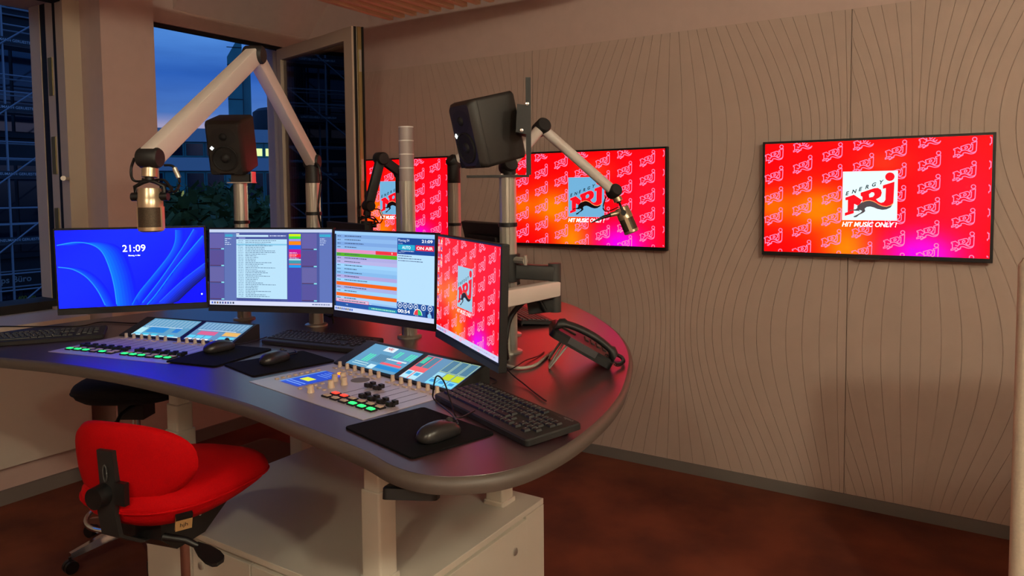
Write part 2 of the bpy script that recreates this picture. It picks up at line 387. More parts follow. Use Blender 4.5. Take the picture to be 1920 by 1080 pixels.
class Screen:
    """flat print in u (0..1 to the right), v (0..1 downward) on a w x h panel standing in local xz, facing -y"""
    def __init__(s, w, h, y=-.0006, m=None): s.w, s.h, s.y = w, h, y; s.mb = MB(); s.mb.use(m or M_scr); s.layer = 0
    def P(s, u, v): return ((u-.5)*s.w, s.y-s.layer*.00022, (.5-v)*s.h)
    def L(s, n): s.layer = n; return s
    def rect(s, u0, v0, u1, v1, c):
        c = lin(c) if not isinstance(c[0], tuple) else tuple(lin(k) for k in c)
        s.mb.add([s.P(u0, v0), s.P(u1, v0), s.P(u1, v1), s.P(u0, v1)], [(3, 2, 1, 0)], [(c[::-1] if isinstance(c[0], tuple) else c)]); return s
    def poly(s, pts, c):
        ts = tri(pts); s.mb.add([s.P(*p) for p in pts], [tuple(t) for t in ts], [lin(c)]*len(ts)); return s
    def line(s, pts, wd, c, closed=False, clip=True):
        a = s.w/s.h; pts = list(pts)+([pts[0]] if closed else [])
        for p, q in zip(pts, pts[1:]):
            if clip and not (0 <= p[0] <= 1 and 0 <= q[0] <= 1 and 0 <= p[1] <= 1 and 0 <= q[1] <= 1): continue
            dx, dy = (q[0]-p[0])*a, q[1]-p[1]; l = math.hypot(dx, dy) or 1; nx, ny = -dy/l*wd/2/a, dx/l*wd/2
            ex, ey = dx/l*wd*.3/a, dy/l*wd*.3
            s.mb.add([s.P(p[0]+nx-ex, p[1]+ny-ey), s.P(q[0]+nx+ex, q[1]+ny+ey), s.P(q[0]-nx+ex, q[1]-ny+ey), s.P(p[0]-nx-ex, p[1]-ny-ey)], [(0, 1, 2, 3)], [lin(c)])
        return s
    def text(s, t, u, v, hh, c, bold=.0, shear=0., wmax=None, center=False, rot=0.):
        vs, fs, tw, th = text2d(t, bold, shear); k = hh/th; a = s.h/s.w; kx = k*a
        if wmax: kx = wmax/tw
        if center: u -= tw*kx/2
        s.mb.add([s.P(u+x*kx, v+hh-y*k-x*kx*rot) for x, y in vs], fs, [lin(c)]*len(fs)); return s
    def fakelines(s, u0, v0, u1, n, dv, c, hh=.006, seed=1, lo=.3):
        r = random.Random(seed)
        for k in range(n):
            u = u0; e = u0+(u1-u0)*(lo+(1-lo)*r.random())
            while u < e:
                w_ = .006+.02*r.random(); s.rect(u, v0+k*dv, min(u+w_, e), v0+k*dv+hh, c); u += w_+.004
        return s
    def grid(s, fn, nx=32, ny=18, y0=0., y1=1.):
        vs = []; fs = []; cs = []
        for j in range(ny+1):
            for i in range(nx+1): vs.append(s.P(i/nx, y0+(y1-y0)*j/ny))
        col = [lin(fn(i/nx, y0+(y1-y0)*j/ny)) for j in range(ny+1) for i in range(nx+1)]
        for j in range(ny):
            for i in range(nx):
                q = (j*(nx+1)+i, (j+1)*(nx+1)+i, (j+1)*(nx+1)+i+1, j*(nx+1)+i+1); fs.append(q); cs.append([col[k] for k in q])
        s.mb.add(vs, fs, cs); return s
    def done(s, parent, name='screen_image'): return s.mb.build(name, parent=parent)
def mixc(a, b, t): t = min(max(t, 0), 1); return tuple(x+(y-x)*t for x, y in zip(a, b))
def tv_colour(u, v, k=1.):
    c = (250, 0, 3)
    g = lambda a, b, s1, s2: math.exp(-((u-a)/s1)**2-((v-b)/s2)**2)
    c = mixc(c, (255, 120*k, 0), 1.1*g(.27, .60, .17, .2)); c = mixc(c, (255, 110*k, 0), .9*g(.04, .58, .12, .13)); c = mixc(c, (255, 130*k, 0), 1.0*g(.40, .95, .12, .25))
    c = mixc(c, (225*k, 0, 235*k), 1.15*g(.74, .98, .16, .2)); c = mixc(c, (235, 10*k, 50*k), .7*g(.9, .5, .2, .4)); c = mixc(c, (255, 60*k, 20*k), .7*g(.56, .2, .1, .1))
    return c
def nrj_wall(s, vmax=1., pk=(255, 92, 128), og=84, dim=1., box=(158, 174, 176), cat_=(54, 46, 48)):
    """the red wallpaper with the outlined letters, the white square mark and the slogan"""
    s.L(0).grid(lambda u, v: tv_colour(u, v/vmax, og/120), y1=vmax)
    a = s.w/s.h; s.L(1)
    hh = .165
    for ci in range(8):
        cu = .045+.1415*ci; rows = [.10+.193*k for k in range(-1, 6)] if ci % 2 == 0 else [.01+.193*k for k in range(0, 6)]
        for cv in rows:
            f = lambda p: (cu+(p[0]-485)/760*hh/a*1.02, (cv+(p[1]-500)/690*hh)*vmax)
            for pl, cl in ((LOGO_N[:5], 0), (LOGO_N[5:]+LOGO_N[:1], 0), (LOGO_R, 1), (LOGO_H, 1), (LOGO_D, 1), (LOGO_P[8:25], 0), ([(180, 715), (240, 700), (300, 690), (330, 730), (400, 720)], 0)):
                pts = [f(p) for p in pl]; s.line([p for p in pts], .0065, pk, cl)
    u0, u1 = .5-.122, .5+.122; v0, v1 = .27*vmax, .70*vmax
    s.L(2).rect(u0, v0, u1, v1, box)
    f = lambda p: (u0+(p[0]-82)/812*(u1-u0), v0+(p[1]-110)/750*(v1-v0))
    s.L(3); s.poly([f(p) for p in LOGO_N], (236, 6, 18)).poly([f(p) for p in LOGO_R], (236, 6, 18)).poly([f(p) for p in LOGO_D], (236, 6, 18))
    s.L(4); s.poly([f(p) for p in LOGO_H], box).poly([f(p) for p in LOGO_P], cat_)
    s.line([f(p) for p in LOGO_P[:9]], .006, (240, 120, 70))
    for ch, x, y in zip('ENERGY', (128, 222, 325, 422, 522, 632), (462, 434, 398, 366, 332, 296)):
        p = f((x, y-42)); s.text(ch, p[0], p[1], .034*vmax, (14, 26, 32), .03, .25, rot=.3)
    s.L(2).text('HIT MUSIC ONLY !', u0, .715*vmax, .042*vmax, (255, 250, 250), .012, .25, wmax=u1-u0)
    return s

# ================================================================== wall displays
def wall_display(yc, label, **kw):
    t = empty('wall_display', mw=pose((XW-.002, yc, 1.553), -math.pi/2), label=label, cat='television', group='wall displays')
    w, h = 1.005, .582
    MB().b2((-w/2, -.05, -h/2), (w/2, -.022, h/2)).build('housing', M_blk, t, bevel=.002)
    MB().b2((-w/2+.1, -.022, -h/2+.1), (w/2-.1, .004, h/2-.1)).build('wall_mount', M_grey, t)
    MB().b2((-.05, -.052, -h/2-.004), (.05, -.04, -h/2+.001)).build('sensor_bar', M_grey, t)
    s = Screen(w-.026, h-.032, -.0506, M_tv); s.mb.xf = Matrix.Translation((0, 0, .004)); nrj_wall(s, **kw).done(t)
wall_display(.454, 'wall display with red logo wallpaper, the one beside the upholstered partition')
wall_display(1.975, 'wall display with red logo wallpaper behind the drooping pale microphone arm', box=(74, 118, 146), cat_=(8, 4, 5))
wall_display(3.50, 'wall display with red logo wallpaper partly hidden by the open window sash', box=(74, 118, 146), cat_=(8, 4, 5))

# ================================================================== desk
DZ = 1.04
half = [(1.25, 2.0), (1.232, 1.647), (1.183, 1.381), (1.136, 1.134), (1.10, 1.015), (1.092, .944), (1.104, .887), (1.132, .842), (1.187, .794), (1.278, .765), (1.438, .758),
        (1.629, .779), (1.80, .815), (1.936, .857), (2.068, .905), (2.259, .983), (2.474, 1.098), (2.721, 1.266), (2.999, 1.507), (3.236, 1.777), (3.335, 2.10)]
left = [(3.236, 2.443), (2.999, 2.713), (2.721, 2.954), (2.474, 3.122), (2.25, 3.245), (2.046, 3.335), (1.841, 3.378), (1.62, 3.405), (1.37, 3.408), (1.20, 3.395), (1.10, 3.34),
        (1.07, 3.25), (1.085, 3.10), (1.148, 2.861), (1.208, 2.595), (1.244, 2.292)]
outline = [(p.x, p.y) for p in smooth_path([(x, y, 0) for x, y in half+left], 5, True)]
desk = empty('studio_desk', (0, 0, 0), 0, 'large curved aubergine studio desk with rounded ends and concave host side', 'desk')
def ring(d, z): return [(x, y, z) for x, y in inset(outline, d)]
MB().loft([ring(.004, DZ-.036), ring(.004, DZ-.004), ring(.006, DZ)]).build('tabletop', M_desk, desk)
MB().loft([ring(.012, DZ-.0385), ring(-.004, DZ-.034), ring(-.009, DZ-.02), ring(-.006, DZ-.006), ring(.004, DZ-.0006), ring(.012, DZ-.0006)], cap=False).build('edge_band', M_edge, desk, 50)
def desk_leg(x, y, zb):
    l = MB().rbox((x, y, (.70+1.004)/2), (.06, .06, .304), .008, .001).build('leg', M_white, desk, 40)
    sb = max(.45, zb); MB().rbox((x, y, (sb+.765)/2), (.072, .072, .765-sb), .008, .003).build('leg_sleeve', M_white, l, 40)
    bt = .515 if zb > .4 else .66
    MB().rbox((x, y, (zb+bt)/2), (.085, .085, bt-zb), .008, .003).build('leg_base', M_white, l, 40)
desk_leg(1.50, 1.425, .5); desk_leg(2.11, 1.42, .5); desk_leg(1.71, 2.70, .015); desk_leg(2.35, 2.72, .015)
MB().b2((1.45, 1.39, .965), (2.4, 1.45, 1.004)).build('crossbar', M_white, desk)
MB().b2((1.66, 2.67, .965), (2.6, 2.73, 1.004)).build('crossbar', M_white, desk)
MB().b2((1.62, 2.60, 0), (2.45, 2.82, .016)).build('foot_plate', M_white, desk)
hc = MB().rbox((0, 0, 0), (.115, .055, .026), .012, .004).build('height_control', M_blk, desk, 40, mw=pose(on(772, 922, .974), R(-62), R(-14)))
MB().b2((-.03, .02, -.005), (.03, .09, .034)).build('bracket', M_blk, hc)

# ================================================================== low cabinet under the desk
cab = empty('storage_cabinet', (1.39, 1.30, 0), 0, 'low white storage cabinet standing under the desk', 'cabinet')
CX, CYY, CH = .825, 1.13, .5
MB().b2((.012, .012, .03), (CX-.012, CYY-.012, CH-.02)).build('body', M_white, cab)
MB().b2((0, 0, CH-.02), (CX, CYY, CH)).build('top_panel', M_white, cab, bevel=.002)
MB().b2((.03, .03, 0), (CX-.03, CYY-.03, .03)).build('plinth', M_grey, cab)
MB().b2((0, 0, .03), (.10, .012, CH-.022)).build('side_stile', M_white, cab)
MB().b2((CX-.12, 0, .03), (CX, .012, CH-.022)).build('side_stile', M_white, cab)
def cab_door(lo, hi, knob, n):
    d = MB().b2(lo, hi).build('door', M_white, cab, bevel=.0015)
    k = Vector(knob); MB().lathe([(.013, 0), (.013, .004), (.010, .006), (0, .006)], 18, k, n).build('lock', M_alu, d, 40)
cab_door((.103, -.004, .05), (CX-.123, .012, CH-.03), (CX-.20, -.004, .39), (0, -1, 0))
cab_door((-.004, .02, .05), (.012, .55, CH-.03), (-.004, .30, .40), (-1, 0, 0))
cab_door((-.004, .556, .05), (.012, 1.11, CH-.03), (-.004, .80, .40), (-1, 0, 0))
tag(MB().prism([(x+2.62, y+3.62) for x, y in rrect(.94, .62, .06)], .001, .004).build('floor_mat', M_mat), 'clear plastic chair mat with rounded corners on the rust carpet', 'floor mat')

# ================================================================== chairs
def star_base(t, ring_z, col_top, rot=0., rad=.29):
    MB().cyl((0, 0, .09), (0, 0, .32), .028).cyl((0, 0, .32), (0, 0, col_top), .016).build('gas_column', M_chrome, t, 40)
    for k in range(5):
        a = rot+2*math.pi*k/5; c, s_ = math.cos(a), math.sin(a)
        l = MB().loft([[(c*r-s_*w_, s_*r+c*w_, z+q) for w_, q in ((-ww, 0), (ww, 0), (ww*.7, hh), (-ww*.7, hh))] for r, z, ww, hh in ((.02, .085, .024, .045), (rad*.55, .08, .02, .035), (rad, .065, .014, .022))]).build('star_arm', M_chrome, t, 40)
        cs = MB().cyl((c*rad, s_*rad, .03), (c*rad, s_*rad, .07), .006).build('caster', M_blk, l)
        for w_ in (-.012, .012): MB().cyl((c*rad-s_*(w_-.008), s_*rad+c*(w_-.008), .0268), (c*rad-s_*(w_+.008), s_*rad+c*(w_+.008), .0268), .027, n=18).build('wheel', M_blk, cs, 40)
    if ring_z:
        r_ = .215; MB().tube([(r_*math.cos(a), r_*math.sin(a), ring_z) for a in [2*math.pi*k/40 for k in range(41)]], .011, 10).build('foot_ring', M_chrome, t, 60)
        for k in range(3):
            a = rot+.6+2*math.pi*k/3; MB().cyl((0, 0, ring_z), (r_*math.cos(a), r_*math.sin(a), ring_z), .008).build('ring_spoke', M_blk, t)
        MB().cyl((0, 0, ring_z-.03), (0, 0, ring_z+.03), .034).build('ring_hub', M_blk, t, 40)
def pad(t, name, m, lx, ly, th, z, front_drop=.0, power=2.6, taper=0., crown=.012, under=.6):
    """a cushion: superellipse plan (x is forward), domed top, belly that thins to the front"""
    mb = MB(); n = 40; rings = []
    def pl(f, a):
        c, s_ = math.cos(a), math.sin(a); x = lx*math.copysign(abs(c)**(2/power), c)*f; y = ly*math.copysign(abs(s_)**(2/power), s_)*f
        y *= 1-taper*(x/lx*.5+.5); return x, y
    for f, q in ((.25, -1.0), (.6, -.98), (.82, -.8), (.94, -.45), (1., 0), (.992, .25), (.955, .55), (.87, .82), (.7, .95), (.35, 1.0), (.05, 1.0)):
        rg = []
        for k in range(n):
            a = 2*math.pi*k/n; x, y = pl(f, a); u = x/lx*.5+.5
            tb = th*under*(1-.55*u) if q < 0 else th*(1-under)
            rg.append((x, y, z+q*tb+crown*(1-f*f)*(q > 0)-front_drop*u*u+.01*(y/ly)**2))
        rings.append(rg)
    mb.loft(rings); o = mb.build(name, m, t, 80)
    MB().tube([(pl(1.003, 2*math.pi*k/48)[0], pl(1.003, 2*math.pi*k/48)[1], z-front_drop*(pl(1, 2*math.pi*k/48)[0]/lx*.5+.5)**2+.01*(pl(1, 2*math.pi*k/48)[1]/ly)**2-.004) for k in range(49)], .003, 6).build('piping', m, o, 60)
    return o
# red chair: wing back with black bracket, kraft tag, paddle lever
rc = empty('task_chair', (1.145, 1.80, 0), R(14), 'red upholstered task chair with small wing back and black levers', 'chair')
SZ = .845
star_base(rc, 0, SZ-.12, R(36), .235)
pad(rc, 'seat', M_red, .235, .215, .115, SZ, .035, 2.5, .18)
bk = MB(); rg = []
for f, dy in ((.2, -.028), (.7, -.026), (.93, -.016), (1.0, 0), (.93, .016), (.7, .026), (.2, .028)):
    row = []
    for k in range(40):
        a = 2*math.pi*k/40; c, s_ = math.cos(a), math.sin(a)
        y = .19*math.copysign(abs(c)**.8, c)*f; z = .105*math.copysign(abs(s_)**.85, s_)*f*(1+.10*(y/.19))-.012*(y/.19)
        row.append((-.205+dy+1.5*y*y-.10*z, y, SZ+.105+z))
    rg.append(row)
backrest = bk.loft(rg).build('backrest', M_red, rc, 80)
br = MB().loft([[(x-.004, y-w_, z), (x-.004, y+w_, z), (x+.008, y+w_, z), (x+.008, y-w_, z)] for x, y, z, w_ in ((-.243, 0, SZ+.15, .024), (-.236, 0, SZ+.06, .026), (-.245, 0, SZ+.0, .027), (-.235, 0, SZ-.06, .027), (-.17, 0, SZ-.105, .027), (-.02, 0, SZ-.125, .027))]).build('back_bracket', M_blk2, rc, 30)
MB().cyl((-.24, .012, SZ+.04), (-.272, .012, SZ+.04), .028, .026, 20).build('knob', M_blk, br, 40)
MB().b2((-.246, -.056, SZ+.02), (-.232, -.024, SZ+.075)).build('clamp_plate', M_blk, br)
MB().tube([(-.2475, .006*math.cos(a), SZ+.095+.02*math.sin(a)) for a in [2*math.pi*k/16 for k in range(17)]], .002, 5).build('slot', M_grey, br)
me_ = MB().loft([[(x, -.065, z0), (x, .065, z0), (x, .065, SZ-.055), (x, -.065, SZ-.055)] for x, z0 in ((-.15, SZ-.105), (-.10, SZ-.15), (.0, SZ-.15), (.09, SZ-.10))]).build('tilt_mechanism', M_blk, rc)
for y, x in ((-.067, .06), (-.067, -.02)): MB().lathe([(.006, 0), (.006, .003), (0, .004)], 10, (x, y, SZ-.09), (0, -1, 0)).build('screw', M_chrome, me_)
def lever(t, x0, side, m, ln=.16, drop=.06, dx=.03):
    y = side*.06
    l = MB().tube([(x0, y, SZL-.10), (x0+dx*.4, y+side*ln*.45, SZL-.11), (x0+dx*.7, y+side*ln*.62, SZL-.115-drop*.4)], [.010, .009, .008], 8).build('lever', m, t, 60)
    MB().loft([[(x0+dx*.7+w_*.024*e, y+side*(ln*.58+ln*.62*q), SZL-.115-drop*(.35+q)+h_) for w_, h_ in ((-1, -.004), (1, -.004), (1, .005), (-1, .005))] for q, e in ((0, .35), (.35, .9), (.7, 1.1), (.92, .9), (1.0, .5))]).build('paddle', m, l, 30)
SZL = SZ; lever(rc, -.14, -1, M_blk, .12, .035, .05); lever(rc, .03, 1, M_blk)
tg = MB().b2((-.019, -.0035, -.020), (.019, .0035, .018)).build('maker_tag', M_label, rc, mw=pose((-.172, -.158, SZ-.035), R(-35), R(20)))
MB().b2((-.019, -.0045, .012), (.019, .0045, .026)).build('tag_fold', M_blk, tg)
vs, fs, tw, th = text2d('hjh', .01); k_ = .015/th
MB().add([((x-tw/2)*k_, -.0039, (y*k_)-.013) for x, y in vs], fs).build('tag_lettering', M_print, tg)
# black stool tucked under the far end
bs = empty('saddle_stool', (1.815, 3.20, 0), R(-60), 'black saddle stool with chrome foot ring tucked under the desk end', 'stool')
SZL = .765
star_base(bs, .165, SZL-.12, R(20), .30)
pad(bs, 'seat', M_blkfab, .235, .25, .11, SZL-.02, .03, 2.4, .15)
MB().b2((-.055, -.05, SZL-.165), (.06, .05, SZL-.075)).build('tilt_mechanism', M_blk, bs)
lever(bs, .02, -1, M_blk, .20, .05, .0); lever(bs, .0, 1, M_blk, .19, .03, .0)

# ================================================================== posts
def post(x, y, label, z1=1.65, clips=()):
    t = empty('support_post', (x, y, DZ), R(33), label, 'post', 'aluminium desk posts')
    h = z1-DZ
    m = MB(); pts = []
    for q in range(4):
        a = R(90*q)
        for d in (-38, -12, -10, 10, 12, 38):
            r_ = .030 if abs(d) > 10.5 else .0245
            pts.append((r_*math.cos(a+R(d)), r_*math.sin(a+R(d))))
    m.prism(pts, .008, h); m.build('profile', M_alu, t, 25)
    MB().lathe([(.0, 0), (.047, 0), (.047, .006), (.040, .010), (.0, .010)], 28).build('base_flange', M_alu, t, 40)
    for z in clips: MB().cyl((0, 0, z), (0, 0, z+.014), .0335).box((.036, -.012, z+.007), (.016, .02, .016)).build('cable_clip', M_blk, t, 40)
    return t
post(2.086, 2.775, 'aluminium post carrying the loudspeaker in front of the window', clips=(.43,))
post(2.142, 2.373, 'aluminium post carrying the tall folded microphone arm', 1.645, clips=(.47,))
post(2.148, 1.859, 'aluminium post carrying the stacked signal light', 1.645)
post(2.121, 1.38, 'aluminium post carrying the loudspeaker and the monitor arm', clips=(.44,))
post(2.807, 2.132, 'aluminium post with round black joint at the far side of desk', 1.645, clips=(.40,))
post(2.38, 1.545, 'aluminium post carrying the drooping pale microphone arm', 1.645)
post(2.82, 2.478, 'aluminium post carrying the black microphone arm', 1.60)

# ================================================================== loudspeakers
def speaker(p, yaw, tilt, label):
    k = .871; w, h, d = .182*k, .277*k, .22*k
    t = empty('loudspeaker', mw=pose(p, yaw, tilt), label=label, cat='loudspeaker', group='loudspeakers')
    def sec(y, ins, r_): return [(x, y, z) for x, z in rrect(w-2*ins, h-2*ins, r_, 4)]
    MB().loft([sec(d, .006, .012), sec(d-.008, 0, .014), sec(.030, 0, .014), sec(.012, .004, .016), sec(0, .014, .018)]).build('cabinet', M_spk, t, 35)
    MB().loft([sec(.0335, -.0006, .014), sec(.0315, -.0006, .014)], cap=False).build('baffle_joint', M_blk, t)
    # waveguide, tweeter, woofer
    el_ = lambda rx, rz, y, cz: [(rx*math.cos(a), y, cz+rz*math.sin(a)) for a in [2*math.pi*q/32 for q in range(32)]]
    wg = MB().loft([el_(.060, .045, -.0012, .052), el_(.057, .042, .0005, .052), el_(.020, .018, -.0006, .052)]).build('waveguide', M_spk, t, 30)
    MB().loft([el_(.055, .040, -.0016, .052), el_(.048, .035, -.0014, .052)]).build('waveguide_ring', M_blk2, wg)
    MB().lathe([(.017, 0), (.016, .002), (.012, .006), (.006, .009), (0, .010)], 20, (0, -.0016, .052), (0, -1, 0)).build('tweeter', M_cone, wg, 60)
    wo = MB().lathe([(.056, 0), (.056, .004), (.052, .006), (.048, .003), (.030, .001), (0, .001)], 36, (0, .0, -.042), (0, -1, 0)).build('woofer', M_cone, t, 30)
    MB().lathe([(.020, .001), (.016, .006), (.008, .009), (0, .0095)], 20, (0, .0, -.042), (0, -1, 0)).build('dust_cap', M_blk2, wo, 60)
    for s_ in (-1, 1): MB().prism([(s_*.066, -.112), (s_*.030, -.112), (s_*.066, -.080)][::(1 if s_ < 0 else -1)], 0, .0012).build('port', M_cone, t, mw=Matrix.Rotation(R(90), 4, 'X'))
    MB().prism([(0, -.009), (.009, 0), (0, .009), (-.009, 0)], 0, .0016).build('lit_emblem', glow('emblem_white', (235, 250, 250), 2.5), t, mw=Matrix.Translation((-.052, 0, .004)) @ Matrix.Rotation(R(90), 4, 'X'))
    return t
speaker((1.995, 2.755, 1.796), R(-55.3), R(14.5), 'dark loudspeaker standing in front of the window with lit emblem')
speaker((2.079, 1.533, 1.796), R(-113.3), R(13.8), 'dark loudspeaker on the bracket near the drooping microphone arm')
b1 = empty('speaker_bracket', (2.086, 2.775, 1.65), R(-55), 'small angled metal bracket under the loudspeaker by the window', 'bracket')
MB().b2((-.045, -.04, 0), (.06, .04, .004)).b2((.056, -.03, 0), (.06, .03, .05)).build('plate', M_alu, b1)
MB().b2((-.03, -.03, .004), (.05, .03, .039)).build('swivel', M_blk, b1)
b2_ = empty('speaker_bracket', (2.121, 1.38, 1.65), R(-57.3), 'tall black angle bracket holding the loudspeaker over the monitor arm', 'bracket')
MB().b2((-.14, -.03, 0), (.075, .03, .008)).build('base_bar', M_blk2, b2_)
MB().b2((.065, -.012, .008), (.082, .012, .34)).build('upright', M_blk2, b2_)
MB().prism([(.03, .155), (.07, .145), (.08, .2), (.073, .245), (.035, .25)], -.105, .014).build('tilt_plate', M_blk2, b2_, mw=Matrix.Rotation(R(90), 4, 'X'))
for z, x in ((.16, .05), (.25, .07)): MB().lathe([(.006, 0), (.006, .003), (0, .004)], 10, (x, -.015, z), (0, -1, 0)).build('screw', M_chrome, b2_)
for x in (-.02, .03): MB().lathe([(.006, .008), (.006, .013), (0, .014)], 10, (x, 0, 0)).build('bolt', M_chrome, b2_)

# ================================================================== signal light
sg = empty('signal_light', (2.148, 1.859, 1.645), R(33), 'stacked frosted signal light tower unlit on top of the post', 'signal light')
for k in range(4): MB().lathe([(.0, .052*k), (.0285, .052*k), (.0285, .052*k+.048), (0, .052*k+.048)], 28).build('segment', M_lampseg, sg, 40)
for k in range(4): MB().lathe([(.0, .052*k+.048), (.0292, .052*k+.048), (.0292, .052*k+.052), (0, .052*k+.052)], 28).build('separator_ring', mat('ring_white', (236, 230, 224), .3), sg, 40)
MB().cyl((0, 0, 0), (0, 0, .2), .008).build('core', M_alu, sg)

# ================================================================== microphone arms and microphones
def knuckle(t, p, r_, ax, ln):
    a = Vector(ax).normalized(); p = Vector(p)
    return MB().lathe([(0, -ln/2), (r_*.85, -ln/2), (r_, -ln/2+.006), (r_, ln/2-.006), (r_*.85, ln/2), (0, ln/2)], 24, p, a).build('joint', M_blk2, t, 40)
def boxarm(t, p, q, w_, h_, m):
    p, q = Vector(p), Vector(q); d = (q-p).normalized(); s_ = d.cross(Vector((0, 0, 1))).normalized(); u = s_.cross(d)
    pts = rrect(w_, h_, min(w_, h_)*.12, 2)
    return MB().loft([[tuple(c+s_*x+u*z) for x, z in pts] for c in (p, q)]).build('arm_segment', m, t, 35)
def mic_arm(pv, el, en, label, m=M_armw, w_=.042, h_=.055, rnd=False, postz=1.645, groupm=True):
    pv, el, en = Vector(pv), Vector(el), Vector(en)
    t = empty('microphone_boom', (pv.x, pv.y, postz), 0, label, 'microphone boom', 'microphone booms')
    inv = Matrix.Translation(-Vector((pv.x, pv.y, postz)))
    pv, el, en = [inv @ a for a in (pv, el, en)]
    side = (el-pv).cross(en-el).normalized() if (el-pv).cross(en-el).length > 1e-4 else Vector((0, 1, 0))
    MB().cyl((0, 0, 0), (0, 0, pv.z+.012), .030, .029, 24).build('swivel', M_blk2, t, 40)
    knuckle(t, pv, .031, side, .062)
    if rnd:
        MB().cyl(pv, el, .022, .022, 20).build('arm_segment', m, t, 40); MB().cyl(el, en, .021, .021, 20).build('arm_segment', m, t, 40)
    else: boxarm(t, pv, el, w_, h_, m); boxarm(t, el, en, w_, h_, m)
    knuckle(t, el, .031, side, .066); knuckle(t, en, .027, side, .056)
    return t
def microphone(p, axis, label, en, m=M_nickel, cable=True, up=None):
    """hangs from en; axis points from head joint to grille tip"""
    p = Vector(p); ax = Vector(axis).normalized()
    t = empty('microphone', p, 0, label, 'microphone', 'studio microphones')
    L = lambda pr, nm, mm, par=t: MB().lathe(pr, 28, (0, 0, 0), ax).build(nm, mm, par, 40)
    r_ = .031
    body = L([(0, -.046), (r_*.88, -.046), (r_*.92, -.041), (r_*.96, -.02), (r_, -.018), (r_, .004), (0, .004)], 'body', m)
    L([(0, .004), (r_*.96, .004), (r_*.97, .056), (0, .056)], 'grille', M_mesh)
    L([(0, .055), (r_, .055), (r_*1.01, .064), (r_*.8, .068), (0, .068)], 'end_cap', m)
    s_ = ax.cross(Vector((0, 0, 1)))
    s_ = Vector((CR.x, CR.y, 0)).normalized() if s_.length < .3 else s_.normalized()
    f_ = ax.cross(s_).normalized()
    for sg_ in (-1, 1): MB().loft([[tuple(s_*(sg_*r_*.97+a)+f_*b+ax*z) for a, b in ((-.003, -.007), (.003, -.007), (.003, .007), (-.003, .007))] for z in (.002, .060)]).build('grille_bar', m, t)
    # yoke
    top = -ax*.066
    MB().tube([s_*(-r_-.006)-ax*.022, s_*(-r_-.007)-ax*.05, s_*(-r_*.5)-ax*.062, top, s_*(r_*.5)-ax*.062, s_*(r_+.007)-ax*.05, s_*(r_+.006)-ax*.022], .0055, 8).build('yoke', M_blk, t, 60)
    for sg_ in (-1, 1): MB().cyl(s_*(sg_*r_*.9)-ax*.024, s_*(sg_*(r_+.016))-ax*.024, .011).build('yoke_knob', M_blk, t, 40)
    e = Vector(en)-p
    fr = 1-.025/(e-top).length
    MB().cyl(top, top+(e-top)*fr, .011, .012).build('stem', M_blk, t, 40)
    MB().cyl(top+(e-top)*fr*.25, top+(e-top)*fr*.92, .019, .019, 20).build('collar', m, t, 40)
    if cable:
        MB().tube(smooth_path([e-s_*.040, e-s_*.050+ax*.03, top-s_*.040, top-f_*.022-s_*.01, top-f_*.02+s_*.03, s_*.062-ax*.035, s_*.078-ax*.06, s_*.065-ax*.10, s_*.040-ax*.105], 6), .0035, 6).build('cable', M_cable, t, 60)
        MB().cyl(s_*.066-ax*.098, s_*.077-ax*.072, .006).build('cable_plug', M_alu, t, 40)
        MB().tube(smooth_path([-s_*.03-f_*.02-ax*.070, s_*.01-f_*.036-ax*.058, s_*.046-f_*.02-ax*.048, s_*.052-ax*.036, s_*.018-f_*.040-ax*.040, -s_*.02-f_*.038-ax*.038], 6), .004, 6).build('cable_loop', M_cable, t, 60)
    return t
pvA, elA, enA = at(583, 303, 3.06), at(477, 103, 2.5), at(281, 296, 1.9)
pvA.x, pvA.y = 2.142, 2.373
mic_arm(pvA, elA, enA, 'tall folded white microphone arm peaking in front of the window')
mA = at(282, 386, 1.9)
microphone(mA, (0, 0, -1), 'nickel studio microphone hanging over the blue screen', enA)
pvB = Vector((2.38, 1.545, 1.70)); elB = at(1015, 239, 2.95); enB = at(1151, 359, 3.0)
mic_arm(pvB, elB, enB, 'pale round microphone arm drooping in front of a wall display', rnd=True)
axB = (at(1186, 437, 3.0)-at(1164, 385, 3.0)); mB = at(1173, 408, 3.0)
tb = microphone(mB, axB, 'nickel studio microphone hanging before a wall display', enB, cable=False)
bB = Vector(mB)
MB().tube(smooth_path([at(1136, 368, 3.0)-bB, at(1131, 390, 3.0)-bB, at(1140, 396, 3.0)-bB, at(1160, 388, 2.98)-bB], 6), .0028, 6).build('cable', M_cable, tb, 60)
MB().cyl(at(1165, 398, 2.99)-bB, at(1144, 403, 2.98)-bB, .012, .010).build('connector', M_nickel, tb, 40)
MB().cyl(at(1146, 403, 2.98)-bB, at(1132, 407, 2.97)-bB, .008, .007).cyl(at(1132, 407, 2.97)-bB, at(1108, 418, 2.96)-bB, .007, .002).build('plug', M_blk, tb, 40)
pvC = Vector((2.807, 2.132, 1.742))
mic_arm(pvC, at(925, 245, 3.45), at(922, 292, 3.3), 'pale microphone arm with round black joint behind the loudspeaker', rnd=True)
elD = at(714, 297, 3.62); enD = at(691, 386, 3.6); pvD = Vector((2.82, 2.478, 1.70))
mic_arm(pvD, elD, enD, 'black microphone arm folded in front of the far wall display', M_blk2, .035, .045, postz=1.60)
microphone(at(688, 432, 3.6), (0, 0, -1), 'dark microphone with tangled cable above the dark monitor back', enD, m=M_blk2)
t_ = empty('microphone_cable', at(597, 310, 3.05), 0, 'black cable hanging from the tall microphone arm joint', 'cable')
o_ = at(597, 310, 3.05)
